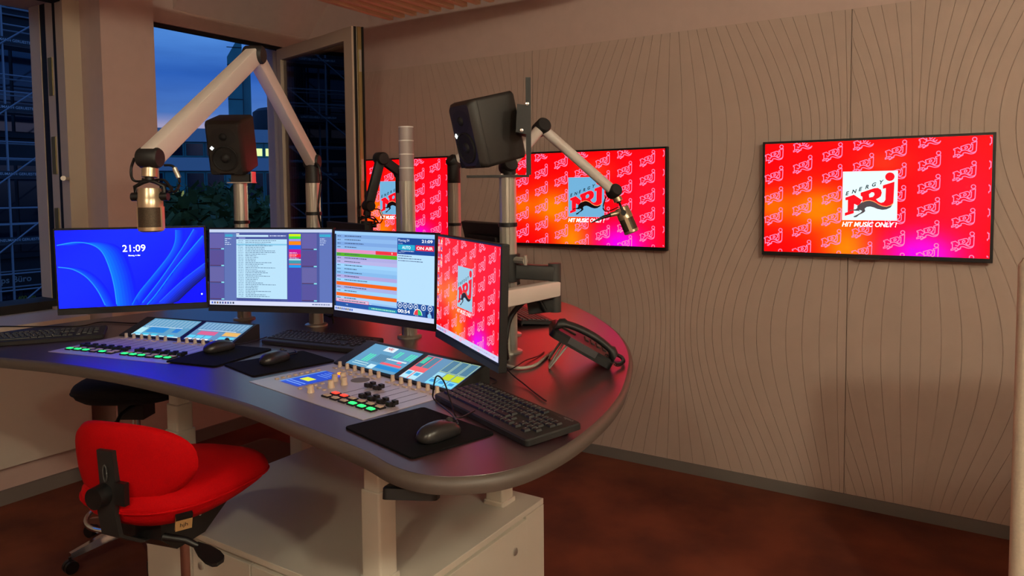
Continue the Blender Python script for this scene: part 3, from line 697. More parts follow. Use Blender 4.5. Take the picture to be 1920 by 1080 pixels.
MB().tube(smooth_path([at(588, 306, 3.047)-o_, at(598, 312, 3.03)-o_, at(601, 345, 3.03)-o_, at(597, 400, 3.03)-o_, Vector((2.175, 2.335, 1.36))-o_, Vector((2.19, 2.32, DZ+.005))-o_], 6), .0045, 6).build('lead', M_cable, t_, 60)

# ================================================================== monitors
MW, MH = .54, .335
def monitor(p, yaw, tilt, label, stand=None, dark=False):
    t = empty('monitor', mw=pose(p, yaw, tilt), label=label, cat='monitor', group='desk monitors')
    MB().b2((-MW/2, 0, -MH/2), (MW/2, .022, MH/2)).build('housing', M_blk, t, bevel=.002)
    MB().b2((-.17, .022, -.11), (.17, .045, .10)).build('back_cover', M_blk2, t, bevel=.006)
    MB().b2((-MW/2+.001, -.002, -MH/2), (MW/2-.001, .002, -MH/2+.019)).build('chin', M_blk2, t)
    MB().box((0, .055, 0), (.1, .02, .1)).build('mount_plate', M_blk, t)
    return t
SW, SH = .527, .302
def scr(m=None): s = Screen(SW, SH, -.0006, m); s.mb.xf = Matrix.Translation((0, 0, .0095)); return s
POSE = [((1.600, 2.805, 1.308), R(-41), R(2.5)), ((1.898, 2.359, 1.301), R(-68.4), R(-2.6)), ((1.950, 1.815, 1.297), R(-95.2), R(-2.0)), ((1.706, 1.262, 1.298), R(-123.8), R(-2.0))]
m1 = monitor(*POSE[0], 'monitor with blue lock screen showing the time, beside the pillar')
m2 = monitor(*POSE[1], 'monitor with a blue grey playlist window open')
m3 = monitor(*POSE[2], 'monitor with the on-air broadcast schedule')
m4 = monitor(*POSE[3], 'monitor with red logo wallpaper on the swing arm')
# lock screen
def blue(u, v): return mixc((4, 6, 240), (10, 24, 252), .5+.5*math.sin(3*u+2*v))
s = scr(M_scr1).grid(blue, 24, 14)
U = lambda pts: [((x-32)/1158, (y-66-(x-32)*-.012)/622) for x, y in pts]
def petal(curve, shift, c0, c1, n=7, edge=(22, 96, 255)):
    c = [(p.x, p.y) for p in smooth_path([(x, y, 0) for x, y in curve], 5)]
    for k in range(n):
        a, b = k/n, (k+1)/n; q0 = [(x+shift[0]*a, y+shift[1]*a) for x, y in c]; q1 = [(x+shift[0]*b, y+shift[1]*b) for x, y in c]
        col = mixc(c0, c1, (k+.5)/n)
        for i in range(len(c)-1):
            pts = U([q0[i], q0[i+1], q1[i+1], q1[i]])
            pts = [(min(max(x, 0), 1), min(max(y, 0), 1)) for x, y in pts]
            s.L(1+0).mb.add([s.P(*p) for p in pts], [(0, 1, 2, 3)], [lin(col)])
    s.L(2).line([(x, y) for x, y in U(c)], .011, edge)
BA = (6, 10, 246)
petal([(45, 356), (150, 375), (250, 440), (330, 550), (390, 690)], (80, 0), (6, 60, 255), BA)
s.layer = 1
petal([(45, 182), (180, 160), (300, 178), (380, 240), (430, 370), (460, 520), (474, 690)], (170, 0), (4, 78, 250), BA)
petal([(965, 70), (955, 170), (900, 280), (760, 450), (650, 580), (585, 690)], (70, 0), (6, 62, 250), BA, edge=(10, 78, 255))
petal([(1110, 65), (1010, 220), (830, 470), (650, 690)], (55, 20), (14, 42, 205), BA, edge=(8, 84, 255))
petal([(1180, 120), (960, 370), (790, 590), (700, 690)], (70, 30), (10, 50, 200), (8, 8, 150), edge=(8, 90, 255))
petal([(1188, 350), (1000, 490), (780, 690)], (110, 40), (14, 40, 190), (6, 6, 60), edge=(20, 60, 240))
s.L(3).text('21:09', .515, .205, .088, (255, 255, 255), .0, center=True).text('Montag, 4. Mai', .515, .335, .022, (235, 240, 255), .01, center=True)
s.text('◦', .965, .88, .02, (230, 240, 255))
s.done(m1)
# playlist
s = scr().L(0).rect(0, 0, 1, 1, (72, 84, 150)).L(1)
s.rect(0, 0, 1, .04, (186, 200, 226)).rect(0, .945, 1, 1, (206, 210, 236)).rect(.125, .04, .225, .945, (92, 110, 172)).rect(.9, .04, 1, .945, (92, 112, 178)).rect(.645, .04, .755, .945, (70, 72, 160))
s.rect(.225, .13, .64, .91, (178, 216, 238)).rect(.225, .075, .49, .098, (190, 222, 240)).rect(.132, .065, .222, .098, (34, 176, 206)).rect(.9, .065, .99, .098, (34, 176, 206))
for k in range(4):
    for u in (0, .757):
        c = ((96, 92, 160), (86, 76, 142), (98, 96, 158), (84, 80, 150))[k]; s.rect(u+.003, .055+.222*k, u+.122, .255+.222*k, c); s.L(2).rect(u+.003, .252+.222*k, u+.10, .262+.222*k, (80, 50, 84)).rect(u+.098, .250+.222*k, u+.122, .266+.222*k, (130, 214, 226)).L(1)
s.L(2).rect(.225, .19, .64, .21, (128, 190, 222))
s.fakelines(.24, .145, .285, 34, .0222, (110, 140, 170), .007, 1, .95); s.fakelines(.30, .145, .56, 34, .0222, (70, 96, 130), .007, 2)
yy = .06
for c, hh in (((196, 230, 20), .035), ((60, 220, 40), .03), ((150, 150, 220), .03), ((250, 130, 20), .05), ((30, 100, 230), .055), ((190, 20, 140), .06), ((240, 20, 60), .045), ((170, 20, 120), .02), ((180, 220, 230), .02), ((60, 150, 170), .04), ((190, 120, 120), .02), ((30, 150, 230), .035)):
    s.rect(.656, yy, .752, yy+hh-.003, c); yy += hh
s.fakelines(.66, .30, .74, 5, .018, (240, 220, 240), .007, 5); s.fakelines(.13, .12, .19, 4, .025, (200, 214, 240), .008, 6); s.fakelines(.905, .12, .98, 4, .025, (200, 214, 240), .008, 7)
s.rect(.225, .055, .25, .068, (230, 236, 250)).rect(.245, .105, .3, .125, (120, 128, 190)); s.fakelines(.50, .078, .64, 1, .02, (190, 200, 230), .014, 9, .9)
for k, c in enumerate(((50, 90, 200), (60, 60, 90), (120, 90, 40), (60, 70, 110), (60, 80, 150), (90, 60, 120), (60, 80, 150), (90, 110, 140), (40, 50, 80))): s.rect(.015+.022*k, .96, .028+.022*k, .985, c)
s.fakelines(.84, .965, .985, 1, .02, (110, 120, 160), .014, 11, .95); s.rect(.225, .905, .42, .912, (60, 70, 120)); s.fakelines(.24, .922, .6, 1, .02, (60, 70, 140), .014, 12, .95)
s.done(m2)
# schedule
s = scr().L(0).rect(0, 0, 1, 1, (140, 186, 232)).L(1)
s.rect(0, 0, 1, .035, (150, 196, 236)).rect(.655, .05, 1, .24, (26, 66, 146)).rect(.655, .24, 1, .80, (176, 214, 240)).rect(.655, .80, 1, .945, (30, 76, 150)).rect(0, .945, 1, 1, (196, 208, 240)).rect(0, .88, .655, .945, (38, 84, 160))
rows = [(120, 160, 216), (134, 176, 226), (120, 160, 216), (134, 176, 226), (220, 140, 184), (84, 170, 20), (168, 164, 216), (176, 172, 220), (150, 200, 238), (140, 190, 232), (128, 178, 226), (168, 160, 212), (150, 200, 238), (232, 96, 12), (160, 170, 220), (150, 200, 238), (232, 96, 12), (160, 200, 236)]
for k, c in enumerate(rows):
    v = .04+.0455*k; s.rect(.02, v, .653, v+.044, c)
    if c[0] < 200: s.L(2).fakelines(.03, v+.015, .07, 1, .02, (60, 80, 110), .009, k, .9); s.fakelines(.11, v+.013, .36, 1, .02, (50, 66, 100), .010, k+40, .5); s.L(1)
s.L(2).rect(.44, .04+.0455*4, .653, .084+.0455*4, (232, 50, 62)).rect(.02, .845, .37, .885, (240, 110, 130)).rect(.026, .850, .364, .88, (206, 196, 226)).rect(.37, .905, .655, .94, (30, 140, 170)).rect(0, .035, .016, .945, (26, 44, 70))
s.L(3).fakelines(.05, .86, .34, 1, .02, (70, 60, 90), .010, 77, .95).fakelines(.40, .915, .64, 1, .02, (150, 220, 190), .014, 78, .95).text('0', .6, .229, .026, (255, 230, 230), .02)
s.text('14.8', .13, .905, .016, (200, 214, 240)).text('36.7', .38, .865, .016, (220, 230, 250))
s.text('Montag 04', .665, .062, .040, (214, 226, 250)).text('Mai 2026', .665, .108, .014, (180, 196, 230)).text('21:09', .985-.10, .062, .036, (255, 255, 255), .02, wmax=.098)
s.rect(.662, .128, .822, .190, (36, 164, 200)).rect(.830, .128, .996, .190, (222, 36, 70))
s.L(4).text('AUTO', .742, .141, .037, (225, 246, 250), .02, center=True).text('ON AIR', .913, .141, .037, (255, 240, 240), .025, center=True, wmax=.15)
s.L(3).fakelines(.69, .198, .82, 1, .02, (200, 220, 240), .008, 31, .95).text('&  » (  <  v  =  :', .67, .212, .016, (235, 240, 250), .02)
s.fakelines(.665, .255, .90, 3, .028, (70, 90, 130), .009, 32, .5)
for k, u in enumerate((.685, .735, .785, .835, .905, .965)):
    s.line([(u+.019*math.cos(a), .835+.030*math.sin(a)) for a in [2*math.pi*q/16 for q in range(16)]], .007, (230, 240, 250), True); s.rect(u-.006, .826, u+.006, .846, (220, 232, 250))
s.text('00:54', .665, .882, .042, (255, 255, 255), .02, wmax=.115)
cu, cv = .855, .925
fan = lambda a0, a1, r0, r1: [(cu+r1*math.cos(R(a))*.57, cv-r1*math.sin(R(a))) for a in range(a0, a1+1, 10)]+[(cu+r0*math.cos(R(a))*.57, cv-r0*math.sin(R(a))) for a in range(a1, a0-1, -10)]
s.poly(fan(0, 90, 0.004, .062), (40, 190, 110)).poly(fan(90, 180, .004, .062), (226, 60, 76)); s.line(fan(0, 180, .064, .066)[:19], .008, (230, 240, 240)); s.text('FX mix', .83, .927, .012, (220, 230, 240))
s.rect(.925, .872, .995, .943, (20, 44, 110)); s.L(4).poly([(.945, .943), (.942, .91), (.955, .895), (.968, .895), (.978, .915), (.98, .943)], (130, 190, 230)).poly([(.955, .895), (.952, .880), (.961, .873), (.970, .880), (.968, .895)], (150, 170, 200))
s.L(2)
for k in range(9): s.rect(.012+.022*k, .96, .026+.022*k, .985, ((60, 90, 190), (80, 80, 110), (120, 100, 60), (60, 80, 140))[k % 4])
s.done(m3)
# wallpaper with task bar
s = scr(); nrj_wall(s, vmax=.945, pk=(255, 150, 180), og=120, box=(150, 192, 214), cat_=(30, 14, 20)); s.L(1).rect(0, .945, 1, 1, (196, 200, 232))
for k in range(9): s.rect(.015+.02*k, .96, .027+.02*k, .985, (90, 110, 190))
s.fakelines(.62, .965, .98, 1, .02, (120, 120, 170), .012, 3, .95)
s.L(3)
for k in range(11):
    for j in range(2 if k < 4 else 1): s.rect(.012+.05*j, .03+.075*k, .034+.05*j, .062+.075*k, ((150, 170, 220), (226, 214, 180), (120, 90, 160))[(k+j) % 3]).rect(.008+.05*j, .068+.075*k, .04+.05*j, .076+.075*k, (240, 200, 210))
s.done(m4)
# short brackets from the posts to the monitors
def mount(a, b, label):
    a, b = Vector(a), Vector(b); t = empty('monitor_bracket', a, 0, label, 'bracket', 'monitor brackets')
    MB().cyl((0, 0, -.03), (0, 0, .03), .040, n=20).build('clamp', M_blk, t, 40)
    MB().tube([(b-a).normalized()*.034, (b-a)*.5, b-a], .014, 8).build('link', M_blk, t, 40)
def backof(k, d=.06): p, y, tl = POSE[k]; return pose(p, y, tl) @ Vector((0, d, 0))
mount((2.086, 2.775, 1.29), backof(0), 'black clamp and link behind the blue lock screen monitor')
mount((2.142, 2.373, 1.30), backof(1), 'black clamp and link behind the playlist monitor')
mount((2.148, 1.859, 1.30), backof(2), 'black clamp and link behind the schedule monitor')
# swing arm of the fourth monitor
A0 = Vector((2.121, 1.38, 0)); ma_ = empty('monitor_swing_mount', (2.121, 1.38, 1.30), 0, 'folding monitor arm with dark and cream links on the post', 'monitor mount')
O = Vector((2.121, 1.38, 1.30)); el4 = at(1040, 515, 2.50)
zz = lambda v, z: Vector((v.x, v.y, z))
MB().cyl((0, 0, .05), (0, 0, .085), .041, n=24).build('collar', M_blk2, ma_, 40)
cl = zz(at(985, 470, 2.47), 1.366)-O
MB().tube([Vector((0, 0, .066))+Vector((cl.x, cl.y, 0)).normalized()*.034, (zz(at(985, 470, 2.47), 1.366)-O)], .012, 8).cyl(zz(at(985, 470, 2.47), 1.352)-O, zz(at(985, 470, 2.47), 1.385)-O, .006).build('clamp_lever', M_alu, ma_, 40)
E1 = zz(el4, 1.333)-O
ed = Vector((E1.x, E1.y, 0)).normalized()
boxarm(ma_, Vector((0, 0, .025))+ed*.034, E1+Vector((0, 0, -.012)), .05, .05, M_grey)
MB().cyl((0, 0, -.01), (0, 0, .052), .040, n=24).build('hub', M_blk2, ma_, 40)
MB().cyl(E1+Vector((0, 0, -.145)), E1+Vector((0, 0, .022)), .022, n=20).build('elbow_pin', M_grey, ma_, 40)
bk4 = backof(3, .087)-O
boxarm(ma_, E1+Vector((0, 0, -.065)), Vector((bk4.x*.98, bk4.y*.98, -.022)), .045, .052, M_armw)
boxarm(ma_, E1+Vector((0, 0, -.12)), E1*.45+Vector((0, 0, -.115)), .045, .045, M_grey)
MB().cyl(Vector((bk4.x, bk4.y, -.022)), backof(3, .063)-O, .018).cyl(Vector((bk4.x, bk4.y, -.08)), Vector((bk4.x, bk4.y, -.01)), .022).build('tilt_head', M_blk, ma_, 40)
MB().tube(smooth_path([E1+Vector((-.03, .02, -.14)), at(1000, 556, 2.47)-O, at(960, 590, 2.42)-O, at(948, 640, 2.38)-O, on(950, 672, DZ+.006)-O], 6), .009, 8).build('cable_bundle', M_cable, ma_, 60)
# guest side monitors seen from behind
def guest(p, yaw, tilt, label, w_=.50, h_=.31):
    t = empty('monitor', mw=pose(p, yaw, tilt), label=label, cat='monitor', group='guest monitors')
    MB().b2((-w_/2, 0, -h_/2), (w_/2, .024, h_/2)).build('housing', M_blk, t, bevel=.003)
    MB().b2((-.14, .024, -.10), (.14, .042, .08)).build('back_cover', M_blk2, t, bevel=.005)
    s_ = Screen(w_-.02, h_-.03, -.0006, M_blk); s_.mb.box((0, -.0006, 0), (w_-.02, .001, h_-.03)); s_.done(t, 'screen')
    mw_ = pose(p, yaw, tilt); inv = mw_.inverted(); k_ = mw_ @ Vector((0, .085, -.10)); ft = Vector((k_.x, k_.y, DZ))
    MB().tube([Vector((0, .04, -.02)), Vector((0, .085, -.10)), inv @ (ft+Vector((0, 0, .006)))], .014, 8).build('stand', M_blk2, t, 40)
    b_ = MB(); b_.xf = inv @ Matrix.Translation(ft) @ Matrix.Rotation(yaw, 4, 'Z'); b_.prism(rrect(.20, .14, .02), 0, .008, .002).build('stand_base', M_blk2, t, 40)
    return t
g1 = guest(at(660, 478, 3.45), R(66), R(-4), 'black monitor back turned away behind the schedule monitor')
g2 = guest(at(922, 470, 3.25), R(62), R(-14), 'small dark monitor back tilted behind the loudspeaker post', .40, .27)

# ================================================================== mixing consoles
def console(FL, FR, label, kind):
    FL, FR = Vector((*FL, 0)), Vector((*FR, 0)); u = (FR-FL).normalized()
    t = empty('mixing_console', (FL.x, FL.y, DZ-.0055), math.atan2(u.y, u.x), label, 'mixing console', 'mixing consoles')
    w_ = .565
    MB().b2((0, 0, 0), (w_, .297, .007)).build('surface_plate', M_mixer, t, bevel=.001)
    hs = MB().add([(.0, .297, 0), (w_, .297, 0), (w_, .297, .012), (0, .297, .012), (0, .45, 0), (w_, .45, 0), (w_, .45, .060), (0, .45, .060), (0, .435, .062), (w_, .435, .062)],
                  [(0, 1, 2, 3), (3, 2, 9, 8), (8, 9, 6, 7), (7, 6, 5, 4), (0, 3, 8, 7, 4), (1, 5, 6, 9, 2), (0, 4, 5, 1)]).build('display_housing', M_blk2, t)
    tl = math.atan2(.05, .138); sl = math.hypot(.05, .138)
    def disp(x0, x1, draw):
        s = Screen(x1-x0, sl-.018, -.0012); s.mb.xf = Matrix.Translation(((x0+x1)/2, .297+.069, .037)) @ Matrix.Rotation(tl-math.pi/2, 4, 'X')
        draw(s); s.done(hs, 'touch_display')
    def drawA(s):
        s.L(0).rect(0, 0, 1, 1, (92, 150, 186)).L(1)
        if kind == 1:
            for u0, n in ((.17, 3), (.62, 2), (.84, 3)):
                for k in range(n): s.rect(u0+.05*k, .12 if u0 > .5 else .42, u0+.03+.05*k, .40 if u0 > .5 else .76, (80, 220, 180))
            s.rect(.30, .02, .52, .22, (214, 228, 236)); s.L(2).text('NRJ', .35, .05, .12, (190, 40, 50), .03); s.L(1)
            s.rect(.55, .64, .95, .72, (240, 90, 100)).rect(.55, .76, 1, .90, (30, 130, 200)).rect(.42, .8, .54, .97, (190, 226, 240)).rect(.80, .50, .88, .58, (240, 100, 140)); s.fakelines(.55, .46, .98, 1, .05, (220, 236, 240), .05, 3, .9); s.fakelines(.08, .80, .40, 2, .08, (190, 226, 230), .03, 4, .9)
            for k in range(7): s.rect(.35+.035*k, .36, .37+.035*k, .7, (70, 110, 140))
        else:
            for k in range(12): s.rect(.05+.08*k, .05, .09+.08*k, .45, (130, 170, 200))
            s.rect(0, .55, .16, 1, (170, 220, 232)).rect(.2, .50, .58, .8, (40, 130, 200)).rect(.72, .50, .84, .74, (40, 120, 200))
            for u in (.02, .20, .38, .72): s.rect(u, .86, u+.13, .97, (70, 190, 226))
            s.fakelines(.05, .47, .9, 1, .05, (220, 236, 244), .03, 8, .9); s.rect(0, .95, 1, 1, (200, 232, 240))
    def drawB(s):
        s.L(0).rect(0, 0, 1, 1, (96, 140, 176)).L(1)
        if kind == 1:
            s.rect(0, .02, .30, .98, (232, 96, 104)).L(2).rect(.015, .04, .14, .5, (60, 110, 130)).rect(.16, .04, .285, .5, (80, 126, 150))
            for u in (.03, .06, .09): s.L(3).rect(u, .08, u+.018, .36, (80, 226, 180))
            s.L(2)
            for u in (.0, .16): s.rect(u+.005, .68, u+.145, .98, (176, 222, 236)); s.L(3).rect(u+.03, .72, u+.12, .84, (60, 160, 210)); s.L(2)
            for k, u in enumerate((.50, .67, .84)):
                s.rect(u, .0, u+.15, .50, (170, 196, 150)).L(3).rect(u+.01, .02, u+.14, .48, (78, 122, 150)).L(2); s.fakelines(u+.02, .06, u+.13, 5, .08, (160, 206, 216), .03, k, .9)
                s.rect(u, .52, u+.15, .74, (188, 206, 40) if k else (150, 206, 226)).rect(u, .76, u+.15, .98, (120, 210, 236)); s.L(3).rect(u+.03, .80, u+.12, .90, (60, 150, 210)); s.L(2)
        else:
            for k in range(12): s.rect(.03+.08*k, .05, .07+.08*k, .40, (130, 170, 200))
            s.rect(.14, .52, .52, .72, (206, 96, 130)).rect(.66, .50, .98, .70, (226, 176, 90))
            for u in (.02, .19, .36, .66, .83): s.rect(u, .76, u+.14, .9, (90, 200, 230)).rect(u, .93, u+.14, 1, (236, 246, 250))
            s.fakelines(.05, .44, .9, 1, .05, (220, 236, 244), .03, 9, .9)
    disp(.055, .300, drawA); disp(.325, .555, drawB)
    XA = [.055+.0405*k for k in range(6)]; XB = [.325+.0395*k for k in range(6)]
    for x in XA+XB:
        k = MB().lathe([(0, 0), (.0075, 0), (.0075, .004), (.0062, .006), (.0058, .017), (.0048, .018), (0, .018)], 16).build('rotary_knob', M_knob, t, 40, mw=Matrix.Translation((x, .283, .007)))
        MB().rbox((0, 0, 0), (.019, .008, .003), .002, .0005, 2).build('flat_button', M_knob, t, mw=Matrix.Translation((x+.003, .262, .0085)))
    G, RD, OFF = glow('lit_green', (40, 255, 110), 1.5), glow('lit_red', (255, 60, 40), 1.5), M_knob
    def btn(x, y, m):
        b = MB().rbox((0, 0, 0), (.031, .022, .004), .003, .0008, 2).build('channel_button', M_blk, t, mw=Matrix.Translation((x, y, .009)))
        MB().rbox((0, 0, .0028), (.023, .015, .003), .003, .0008, 2).build('button_cap', m, b)
    def fader(x, y):
        f = MB().loft([[(a, b, z) for a in (-.0085, .0085) for b in ((bb-.004, bb+.004) if a < 0 else (bb+.004, bb-.004))] for bb, z in ((0, .0), (0, .010))]).build('fader_cap', M_blk, t, mw=Matrix.Translation((x, y, .007)))
        for bb in (-.010, .010): MB().box((0, bb, .009), (.0165, .013, .012)).build('finger_grip', M_blk, f, bevel=.002)
    if kind == 1:
        for i, x in enumerate(XB):
            MB().b2((x-.0008, .108, .007), (x+.0008, .245, .0074)).build('fader_slot', M_blk, t)
            btn(x-.006, .088, RD if i < 2 else OFF); btn(x-.006, .060, G if i in (3, 4, 5) else OFF)
            fader(x+.008, .195 if i < 2 else .118)
        s = Screen(.10, .16, -.0006); s.mb.xf = Matrix.Translation((.117, .142, .0075)) @ Matrix.Rotation(-math.pi/2, 4, 'X')
        s.L(0).rect(0, 0, 1, 1, (30, 70, 190)).L(1).rect(.25, .50, .72, .68, (214, 226, 60)).rect(0, 0, .06, 1, (90, 150, 230)); s.fakelines(.3, .06, .95, 4, .08, (130, 170, 240), .02, 4, .5); s.fakelines(.1, .8, .95, 2, .08, (130, 170, 240), .03, 6, .8); s.done(t, 'status_display')
        for x, y in ((.203, .175), (.205, .203), (.255, .127), (.258, .17), (.255, .060)):
            MB().lathe([(0, 0), (.0105, 0), (.0105, .004), (.009, .006), (.0085, .021), (.007, .022), (0, .022)], 18).build('rotary_knob', M_knob, t, 40, mw=Matrix.Translation((x-.008, y-.006, .007)))
        MB().lathe([(0, 0), (.011, 0), (.010, .005), (0, .006)], 18).build('lit_button', glow('lit_orange', (255, 140, 20), 1.6), t, 40, mw=Matrix.Translation((.139, .228, .007)))
        MB().lathe([(0, 0), (.028, 0), (.028, .0012), (0, .0012)], 28).build('talkback_grille', mat('grille_grey', (104, 98, 92), .6), t, mw=Matrix.Translation((.243, .226, .007)))
        for k in range(8): MB().rbox((0, 0, 0), (.011, .011, .003), .002, .0005, 2).build('flat_button', M_knob, t, mw=Matrix.Translation((.037, .07+.0207*k, .0085)))
        for x, y in ((.19, .055), (.19, .08), (.19, .105), (.19, .128), (.225, .095), (.255, .092), (.165, .225), (.165, .245), (.2, .235)): MB().rbox((0, 0, 0), (.012, .010, .003), .002, .0005, 2).build('flat_button', M_knob, t, mw=Matrix.Translation((x, y, .0085)))
    else:
        lit = (1, 1, 1, 0, 1, 0, 1, 1, 1, 0, 1, 1)
        for i, x in enumerate(XA+XB):
            MB().b2((x-.0008, .108, .007), (x+.0008, .245, .0074)).build('fader_slot', M_blk, t)
            btn(x-.012, .052, G if lit[i] else OFF); btn(x-.012, .074, OFF); fader(x+.006, .100)
    return t
console((1.385, 1.83), (1.295, 1.296), 'mixing console with lit red and green buttons in front of the schedule monitor', 1)
console((1.284, 2.819), (1.39, 2.296), 'mixing console with a row of green buttons beneath the blue lock screen', 2)

# ================================================================== mouse pads, mice, keyboards
def mousepad(c, w_, d_, yaw, label):
    o = MB().prism(rrect(w_, d_, .012), .0005, .0045, .0008).build('mouse_pad', M_pad); o.location = (c[0], c[1], DZ+(c[2] if len(c) > 2 else 0)); o.rotation_euler = (0, 0, yaw)
    tag(o, label, 'mouse pad', 'mouse pads')
mousepad((1.298, 1.101), .285, .232, R(-105.0), 'black mouse pad below the silver console and black keyboard')
mousepad((1.592, 1.942), .222, .285, R(-103), 'black mouse pad between the two mixing consoles, beside the middle keyboard')
mousepad((1.561, 2.212, .0010), .215, .28, R(-78.5), 'black mouse pad partly covering the console with green buttons')
def mouse(p, yaw, label, wire=None):
    """x is forward, towards the buttons"""
    t = empty('computer_mouse', (p[0], p[1], DZ+.0045+(p[2] if len(p) > 2 else 0)), yaw, label, 'mouse', 'computer mice')
    rg = []; n = 28
    for f, z in ((.80, 0), (.97, .004), (1.0, .012), (.985, .018), (.93, .025), (.80, .0315), (.58, .036), (.3, .038), (.04, .0385)):
        row = []
        for k in range(n):
            a = 2*math.pi*k/n; c, s_ = math.cos(a), math.sin(a)
            x = .058*math.copysign(abs(c)**.85, c)*f; y = .031*math.copysign(abs(s_)**.8, s_)*f*(1+.10*math.cos(a*2))
            row.append((x, y, z*(1-.28*max(0, x/.058)**2-.10*max(0, -x/.058)**2)))
        rg.append(row)
    MB().loft(rg).build('shell', mat('mouse_shell', (40, 38, 38), .32), t, 80)
    MB().cyl((.032, -.0035, .0335), (.032, .0035, .0335), .0075, n=16).build('scroll_wheel', M_grey, t, 40)
    MB().b2((.012, -.0005, .0335), (.055, .0005, .0365)).build('button_gap', M_blk, t, mw=Matrix.Rotation(R(12), 4, 'Y') @ Matrix.Translation((-.0075, 0, .0035)))
    if wire: MB().tube(smooth_path(wire, 7), .002, 6).build('cable', M_cable, t, 60)
    return t
def loc(t_p, yaw, pts):
    inv = (Matrix.Translation((t_p[0], t_p[1], DZ+.0045)) @ Matrix.Rotation(yaw, 4, 'Z')).inverted(); return [inv @ Vector(q) for q in pts]
mp_ = (1.275, 1.022); my_ = math.atan2(1.016-1.039, 1.331-1.212)
lp = on(853, 797, DZ+.01)
mouse(mp_, my_, 'dark computer mouse on the pad beside the black keyboard, its cable looping up', loc(mp_, my_, [(1.330, 1.012, DZ+.02), on(858, 792, DZ+.03), on(845, 775, DZ+.02), (on(815, 750, DZ+.02)), Vector(on(812, 735, DZ+.07)), Vector(on(818, 706, DZ+.11)), Vector(on(832, 715, DZ+.10)), Vector(on(846, 755, DZ+.06)), Vector(on(858, 783, DZ+.04)), Vector(on(890, 770, DZ+.035))]))
mp2 = (1.583, 1.955); mouse(mp2, R(6), 'dark computer mouse on the pad between the mixing consoles', loc(mp2, R(6), [(1.64, 1.968, DZ+.015), (1.68, 1.975, DZ+.012), (1.71, 1.995, DZ+.008), (1.73, 2.03, DZ+.008)]))
mp3 = (1.596, 2.268, .0010); mouse(mp3, R(-2), 'dark computer mouse on the pad overlapping the green-button console', loc(mp3, R(-2), [(1.65, 2.28, DZ+.015), (1.74, 2.29, DZ+.006), (1.85, 2.33, DZ+.004)]))
KEYM = {}
def keymesh(w_):
    if w_ not in KEYM:
        m = MB(); a = w_*.019-.0022; m.loft([[(-a/2, -.0084, 0), (a/2, -.0084, 0), (a/2, .0084, 0), (-a/2, .0084, 0)], [(-a/2+.0018, -.0064, .0048), (a/2-.0018, -.0064, .0048), (a/2-.0018, .0068, .0048), (-a/2+.0018, .0068, .0048)]])
        m.use(M_key); m.m = [0]*len(m.f); o = m.build('key'); KEYM[w_] = o.data; bpy.data.objects.remove(o)
    return KEYM[w_]
def keyboard(c, yaw, label, tilt=R(4.5), logo=False, wire=None, print_=True):
    t = empty('keyboard', (c[0], c[1], DZ), yaw, label, 'keyboard', 'keyboards')
    tm = Matrix.Translation((0, -.0775, .0)) @ Matrix.Rotation(tilt, 4, 'X') @ Matrix.Translation((0, .0775, 0))
    body = MB().prism(rrect(.45, .155, .010), .002, .017, .003).build('case', M_blk2, t, mw=tm)
    for x in (-.18, .18): MB().b2((x-.012, .055, .0), (x+.012, .062, .0155)).build('foot', M_blk, t)
    rows = [[(1,)]+[('g', .6)]+[(1,)]*4+[('g', .4)]+[(1,)]*4+[('g', .4)]+[(1,)]*4,
            [(1,)]*13+[(2,)], [(1.5,)]+[(1,)]*12+[(1.5,)], [(1.75,)]+[(1,)]*12+[(1.25,)], [(1.25,)]+[(1,)]*11+[(2.75,)], [(1.25,)]*3+[(6.25,)]+[(1.25,)]*4]
    z = .017
    pr = MB()
    def key(x, y, w_):
        k = bpy.data.objects.new('key', keymesh(w_)); COL.objects.link(k); k.parent = t; k.matrix_local = tm @ Matrix.Translation((x, y, z))
        if print_: pr.b2((x-.0045, y+.0005, z+.0049), (x-.0020, y+.0045, z+.0051))
    for r_, row in enumerate(rows):
        x = -.213; y = .053-.019*r_-(.003 if r_ else -.002)
        for k in row:
            if k[0] == 'g': x += k[1]*.019; continue
            key(x+k[0]*.0095, y, k[0]); x += k[0]*.019
    for r_ in range(6):
        y = .053-.019*r_-(.003 if r_ else -.002)
        for j in range(3):
            if r_ in (0, 1, 2) or (r_ == 4 and j == 1) or r_ == 5: key(.0705+.019*j, y, 1)
        for j in range(4):
            if r_ and not (r_ == 5 and j == 1) and not (j == 3 and r_ in (3, 5)): key(.136+.019*j, y, 1)
    tag(pr.build('key_legends', M_kbprint, t, mw=tm), kind='stuff')
    if logo:
        vs, fs, tw, th = text2d('logitech'); k_ = .034/tw
        MB().add([(.170+x*k_, .062+y*k_, .0173) for x, y in vs], fs).build('maker_lettering', M_kbprint, t, mw=tm)
    MB().b2((.155, .060, .0168), (.168, .064, .0172)).build('indicator', M_grey, t, mw=tm)
    if wire: 
        inv = (Matrix.Translation((c[0], c[1], DZ)) @ Matrix.Rotation(yaw, 4, 'Z')).inverted()
        MB().tube(smooth_path([inv @ Vector(q) for q in wire], 7), .0022, 6).build('cable', M_cable, t, 60)
    return t
keyboard((1.498, .997), math.atan2(.816-1.237, 1.315-1.507), 'black keyboard lying next to the dark mouse at the rounded desk end', logo=True, wire=[(1.70, 1.165, DZ+.012), (1.76, 1.19, DZ+.004), (1.80, 1.26, DZ+.003), (1.84, 1.36, DZ+.003)])
keyboard((1.873, 2.046), math.atan2(1.807-2.25, 1.80-1.738), 'black keyboard below the playlist monitor')
keyboard((1.375, 3.075), math.atan2(-.55, .83), 'black keyboard at the desk end by the window, under the lock screen monitor', print_=True)
keyboard((2.74, 1.715), math.atan2(-.76, -.65)+math.pi, 'black keyboard on the guest side behind the desk telephone')

